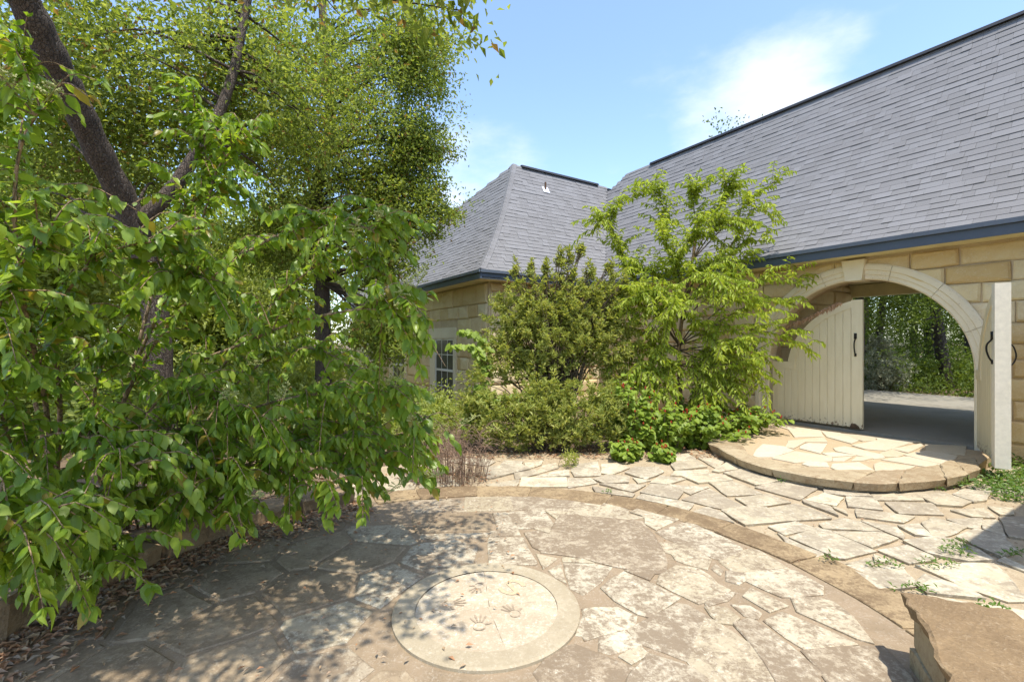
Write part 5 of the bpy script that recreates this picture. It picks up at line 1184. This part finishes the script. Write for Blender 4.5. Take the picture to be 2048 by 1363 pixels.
# dead vine spray caught on the shut gate leaf
bK = at(1560, 655, 8.2); dv = empty('dead_vine_spray', bK, 0, 'dry brown vine spray hanging across the top of the shut gate leaf', 'vine'); mb = MB(); P, A, N, Q = [], [], [], []
cv = spline([at(1528, 668, 8.65)-bK, at(1570, 652, 8.25)-bK, at(1600, 640, 8.05)-bK, at(1640, 622, 7.85)-bK, at(1676, 604, 7.72)-bK], 5); mb.tube(cv, .006, 5, False)
for p in cv[7:]:
    for q in range(7): P.append((p+Vector((R.uniform(-.04, .04), 0, 0)))[:]); A.append((R.uniform(-.6, .6), R.uniform(-.4, .4), -1)); N.append((R.uniform(-.6, .6), -1, .2)); Q.append(R.uniform(.05, .11))
mb.obj('stem', M['drytwig'], dv); Q = np.array(Q); foliage('dry_leaves', [leaves(P, A, N, Q, Q*.28, T_FOLD)], M['deadleaf'], dv)

# ------------------------------------------------------------------ ground cover and fallen leaves
def tufts(name, spots, label, mat, L, W, n, h):
    P, A, N, Q = [], [], [], []
    for x, y, rx, ry, z in spots:
        for k in range(int(n*rx*ry)+6):
            a = R.uniform(0, 6.28); r = math.sqrt(R.random()); p = (x+math.cos(a)*r*rx, y+math.sin(a)*r*ry, z+R.uniform(0, h)*(1-r*.7)); P.append(p)
            A.append((R.uniform(-1, 1), R.uniform(-1, 1), R.uniform(-.1, .8))); N.append((R.uniform(-.4, .4), R.uniform(-.4, .4), 1)); Q.append(R.uniform(.7, 1.3))
    Q = np.array(Q); o = foliage(name, [leaves(P, A, N, L*Q, W*Q, T_FOLD)], mat, None, False, 'stuff'); tag(o, label, 'weeds'); return o
tufts('weeds', [(6.45, 5.95, .40, .30, .0), (5.85, 5.45, .38, .22, .0), (5.25, 4.82, .34, .22, 0), (5.05, 5.12, .26, .12, .02), (5.6, 5.1, .4, .3, 0), (6.4, 5.3, .5, .5, 0), (6.7, 4.6, .6, .6, 0)], 'patch of low green weeds around the foot of the open gate leaf', M['weed'], .050, .024, 4200, .17)
tufts('joint_weeds', [(3.02, 3.32, .16, .06, .03), (3.3, 3.5, .12, .08, .03), (3.45, 3.62, .1, .06, .03), (2.62, 3.30, .12, .05, .03), (2.28, 3.38, .06, .04, .03), (3.75, 3.45, .15, .05, .03), (2.55, 2.98, .15, .04, .03), (4.55, 5.0, .06, .04, .02), (3.05, 5.3, .05, .04, .02), (2.78, 2.75, .14, .04, .03), (1.0, 4.9, .05, .03, .03)], 'tufts of green weeds in the joints of the terrace flagstones', M['weed'], .035, .012, 5200, .07)
def litter(name, n, pick, label, L=.055, mat=M['litter'], z=.03):
    P, A, N = [], [], []
    while len(P) < n:
        x, y, zz = pick(); P.append((x, y, zz+R.uniform(0, .012))); a = R.uniform(0, 6.28); A.append((math.cos(a), math.sin(a), R.uniform(-.06, .12))); N.append((R.uniform(-.35, .35), R.uniform(-.35, .35), 1))
    q = rng.uniform(.5, 1.3, n); o = foliage(name, [leaves(P, A, N, L*q, L*.45*q, T_FOLD)], mat, None, False, 'stuff'); tag(o, label, 'leaf litter'); return o
def pk_edge():
    a = math.radians(R.uniform(120, 215)); r = 2.48-abs(R.gauss(0, .22)); return RC.x+math.cos(a)*r, RC.y+math.sin(a)*r, .03
litter('fallen_leaves', 2600, pk_edge, 'drift of dry brown leaves along the foot of the bed edging')
def pk_bed():
    a = math.radians(R.uniform(115, 230)); r = R.uniform(2.85, 4.6); return RC.x+math.cos(a)*r, RC.y+math.sin(a)*r, .075
litter('bed_leaves', 2600, pk_bed, 'dry leaves covering the planting bed under the privet', .06)
def pk_bed2(): return R.uniform(-1.6, 3.2), 6.62+abs(R.gauss(0, .35))-.2, .012
litter('house_bed_leaves', 1300, pk_bed2, 'brown leaf mulch under the shrubs by the house', .05)
def pk_clump(): return -.80+R.gauss(0, .28), 5.5+R.gauss(0, .2), .02
litter('clump_leaves', 420, pk_clump, 'dry leaves around the dead twig clump', .05)
def pk_patio(): return R.uniform(-2.3, .1), R.uniform(1.6, 4.6), .036
litter('patio_leaves', 230, pk_patio, 'single dry leaf scraps scattered over the shaded round patio', .035)
def pk_joint(): return R.uniform(-.6, 5.5), R.uniform(3.3, 6.4), .004
litter('joint_debris', 1500, pk_joint, 'bits of dry leaf in the sandy joints of the terrace', .022)

# ------------------------------------------------------------------ trees beyond the gateway and around
def wood_tree(base, h, crad, label, mat, nclump=70, nl=60, cr=.45, L=.14, W=.07, lean=(0, 0), trunk_r=.16, name='woodland_tree', grp='trees beyond the gateway', czf=.66, rz=.42):
    base = Vector(base); t = empty(name, base, 0, label, 'tree', grp); top = Vector((lean[0], lean[1], h*.8))
    path = spline([Vector((0, 0, -.2)), Vector((lean[0]*.25+R.uniform(-.15, .15), lean[1]*.25, h*.27)), Vector((lean[0]*.6, lean[1]*.6, h*.55)), top], 5)
    MB().tube(path, [trunk_r*(1-.75*i/(len(path)-1)) for i in range(len(path))], 9).obj('trunk', M['forkbark'], t, True)
    c = base+Vector((lean[0]*.8, lean[1]*.8, h*czf)); lf_, C = crown(c, (crad, crad, h*rz), nclump, nl, cr, L, W, .15, .2, zmin=.4)
    foliage('crown', rel([lf_], base), mat, t); mb = MB()
    for q in C[rng.permutation(len(C))[:18]]: limbs(mb, min((p+base for p in path[5:]), key=lambda v: (v-Vector(q)).length), [q], trunk_r*.28, base)
    o = mb.obj('branches', M['forkbark'], t, True); o['kind'] = 'stuff'; return t
wood = [((12.6, 16.4, 0), 8.5, 2.4, (.6, -.6), .15, 'slender tree standing behind the silver shrub'), ((15.1, 16.3, 0), 9.0, 2.6, (-1.6, -.4), .22, 'dark-trunked tree leaning over the far end of the drive'),
        ((17.2, 17.6, 0), 9.5, 2.8, (1.2, .4), .26, 'thick forked-looking tree at the right edge of the gateway view'), ((14.6, 19.6, 0), 10, 3.0, (.2, .1), .18, 'tall tree deep in the wood behind the drive'),
        ((18.8, 21.2, 0), 10, 3.2, (-.4, .2), .2, 'broad tree behind the leaning dark-trunked one'), ((16.6, 23.8, 0), 11, 3.4, (.3, 0), .2, 'farthest straight tree of the wood beyond the drive'), ((11.4, 19.2, 0), 9, 2.8, (.2, 0), .18, 'tree hidden half behind the shut gate leaf'),
        ((10.4, 14.2, 0), 7.5, 2.3, (.5, .2), .15, 'tree shading the drive behind the gate passage'), ((19.5, 16.0, 0), 9, 2.9, (-.4, .3), .2, 'tree on the right bank of the drive')]
wood += [((*hl(4.4, 5.0), 0), 7.3, 3.2, (-1.8, 0), .2, 'tree overhanging the drive on its right'), ((*hl(-3.9, 5.6), 0), 7.3, 3.3, (1.6, -.2), .2, 'tree overhanging the drive on its left'), ((*hl(2.9, 8.2), 0), 7.3, 3.1, (-.3, -.2), .2, 'tree shading the bend of the drive'), ((20.8, 24.5, 0), 11, 3.2, (.3, .2), .18, 'tree deep on the right side of the wood'), ((14.2, 24.6, 0), 11, 3.2, (.3, .2), .18, 'tree deep on the left side of the wood')]
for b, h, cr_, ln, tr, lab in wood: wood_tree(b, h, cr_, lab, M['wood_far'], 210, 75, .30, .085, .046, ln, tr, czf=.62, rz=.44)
mb = MB(); parts = []
for k in range(120):                                               # brush and far wood as one mass
    d = R.uniform(18.5, 40); r_ = R.uniform(.45, 1.35); x, y = d*r_/math.sqrt(1+r_*r_), d/math.sqrt(1+r_*r_)
    rel_ = (Vector((x, y))-Vector((6.13, 7.06))).dot(Vector((.8413, .5406)))
    if rel_ < 9.3: continue
    hh = R.uniform(.3, .9) if d < 27 else R.uniform(1.5, 5.0); lf_, C = crown((x, y, hh*.75), (R.uniform(.7, 1.4), R.uniform(.7, 1.4), hh), 26, 46, .28, .10, .055, .1, .2, zmin=.05); parts.append(lf_)
o = foliage('woodland', parts, M['wood_far'], None, False, 'stuff'); tag(o, 'tangled green brush and far wood beyond the drive', 'woodland')
rosette_shrub('silver_shrub', 'pale silver grey shrub at the end of the drive', (11.75, 14.9, 0), [((11.75, 14.9, .75), (.75, .7, .8), 330), ((11.6, 14.9, 1.5), (.35, .35, .4), 80)], 14, M['silver'], .085, .04, 8)
# around the left: sunlit trees behind the oak and privet, and tops showing over the roof
left = [((-8.4, 13.4, 0), 5.2, 1.7, 'small bright tree glimpsed between the oak trunks'), ((-7.0, 11.0, 0), 4.0, 1.4, 'bright bushy tree close behind the second oak'), ((-9.5, 12.0, 0), 6.5, 2.3, 'sunlit yellow green tree behind the leaning oak'), ((-13.0, 13.5, 0), 8, 2.8, 'tall sunlit tree at the far left of the bed'), ((-6.6, 14.6, 0), 6.0, 2.0, 'sunlit tree between the two oaks'), ((-10.6, 8.2, 0), 6.0, 2.2, 'bright tree beside the planting bed'),
        ((-8.2, 7.4, 0), 4.2, 1.5, 'low bright tree just behind the privet'), ((-17, 19, 0), 9, 3.3, 'distant tree far beyond the planting bed'), ((-9.5, 20, 0), 9, 3, 'distant tree behind the sunlit trees')]
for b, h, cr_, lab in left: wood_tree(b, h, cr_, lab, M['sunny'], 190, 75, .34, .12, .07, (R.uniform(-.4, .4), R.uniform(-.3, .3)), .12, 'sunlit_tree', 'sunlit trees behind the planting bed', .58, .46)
parts = []
for k in range(190):
    x, y = R.uniform(-19, -4.2), R.uniform(6.0, 21)
    if x > -9 and y > 11.0 and (Vector((x, y))-Vector((6.13, 7.06))).dot(Vector((.8413, .5406))) > -5.2: continue
    lf_, C = crown((x, y, R.uniform(.2, .7)), (R.uniform(.6, 1.2), R.uniform(.6, 1.2), R.uniform(.35, 1.1)), 20, 45, .22, .10, .055, .1, .2, zmin=.05); parts.append(lf_)
for k in range(34):
    x, y = R.uniform(-4.6, -1.3), R.uniform(7.2, 9.6); lf_, C = crown((x, y, R.uniform(.1, .35)), (.5, .5, R.uniform(.2, .5)), 14, 42, .16, .075, .038, .1, .2, zmin=.03); parts.append(lf_)
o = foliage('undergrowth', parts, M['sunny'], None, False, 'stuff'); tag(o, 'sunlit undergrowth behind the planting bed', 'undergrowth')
wood_tree((-4.6, 27.0, 0), 9.4, 2.2, 'treetop showing over the low ridge left of the wing roof', M['wood_far'], 90, 60, .4, .14, .08, (0, 0), .2, 'tree_behind_house', 'trees behind the house', .7, .34)
wood_tree((10.5, 21.6, 0), 11.55, 1.9, 'treetop just showing over the main ridge', M['wood_far'], 80, 60, .38, .14, .08, (0, 0), .2, 'tree_behind_house', 'trees behind the house', .72, .3)
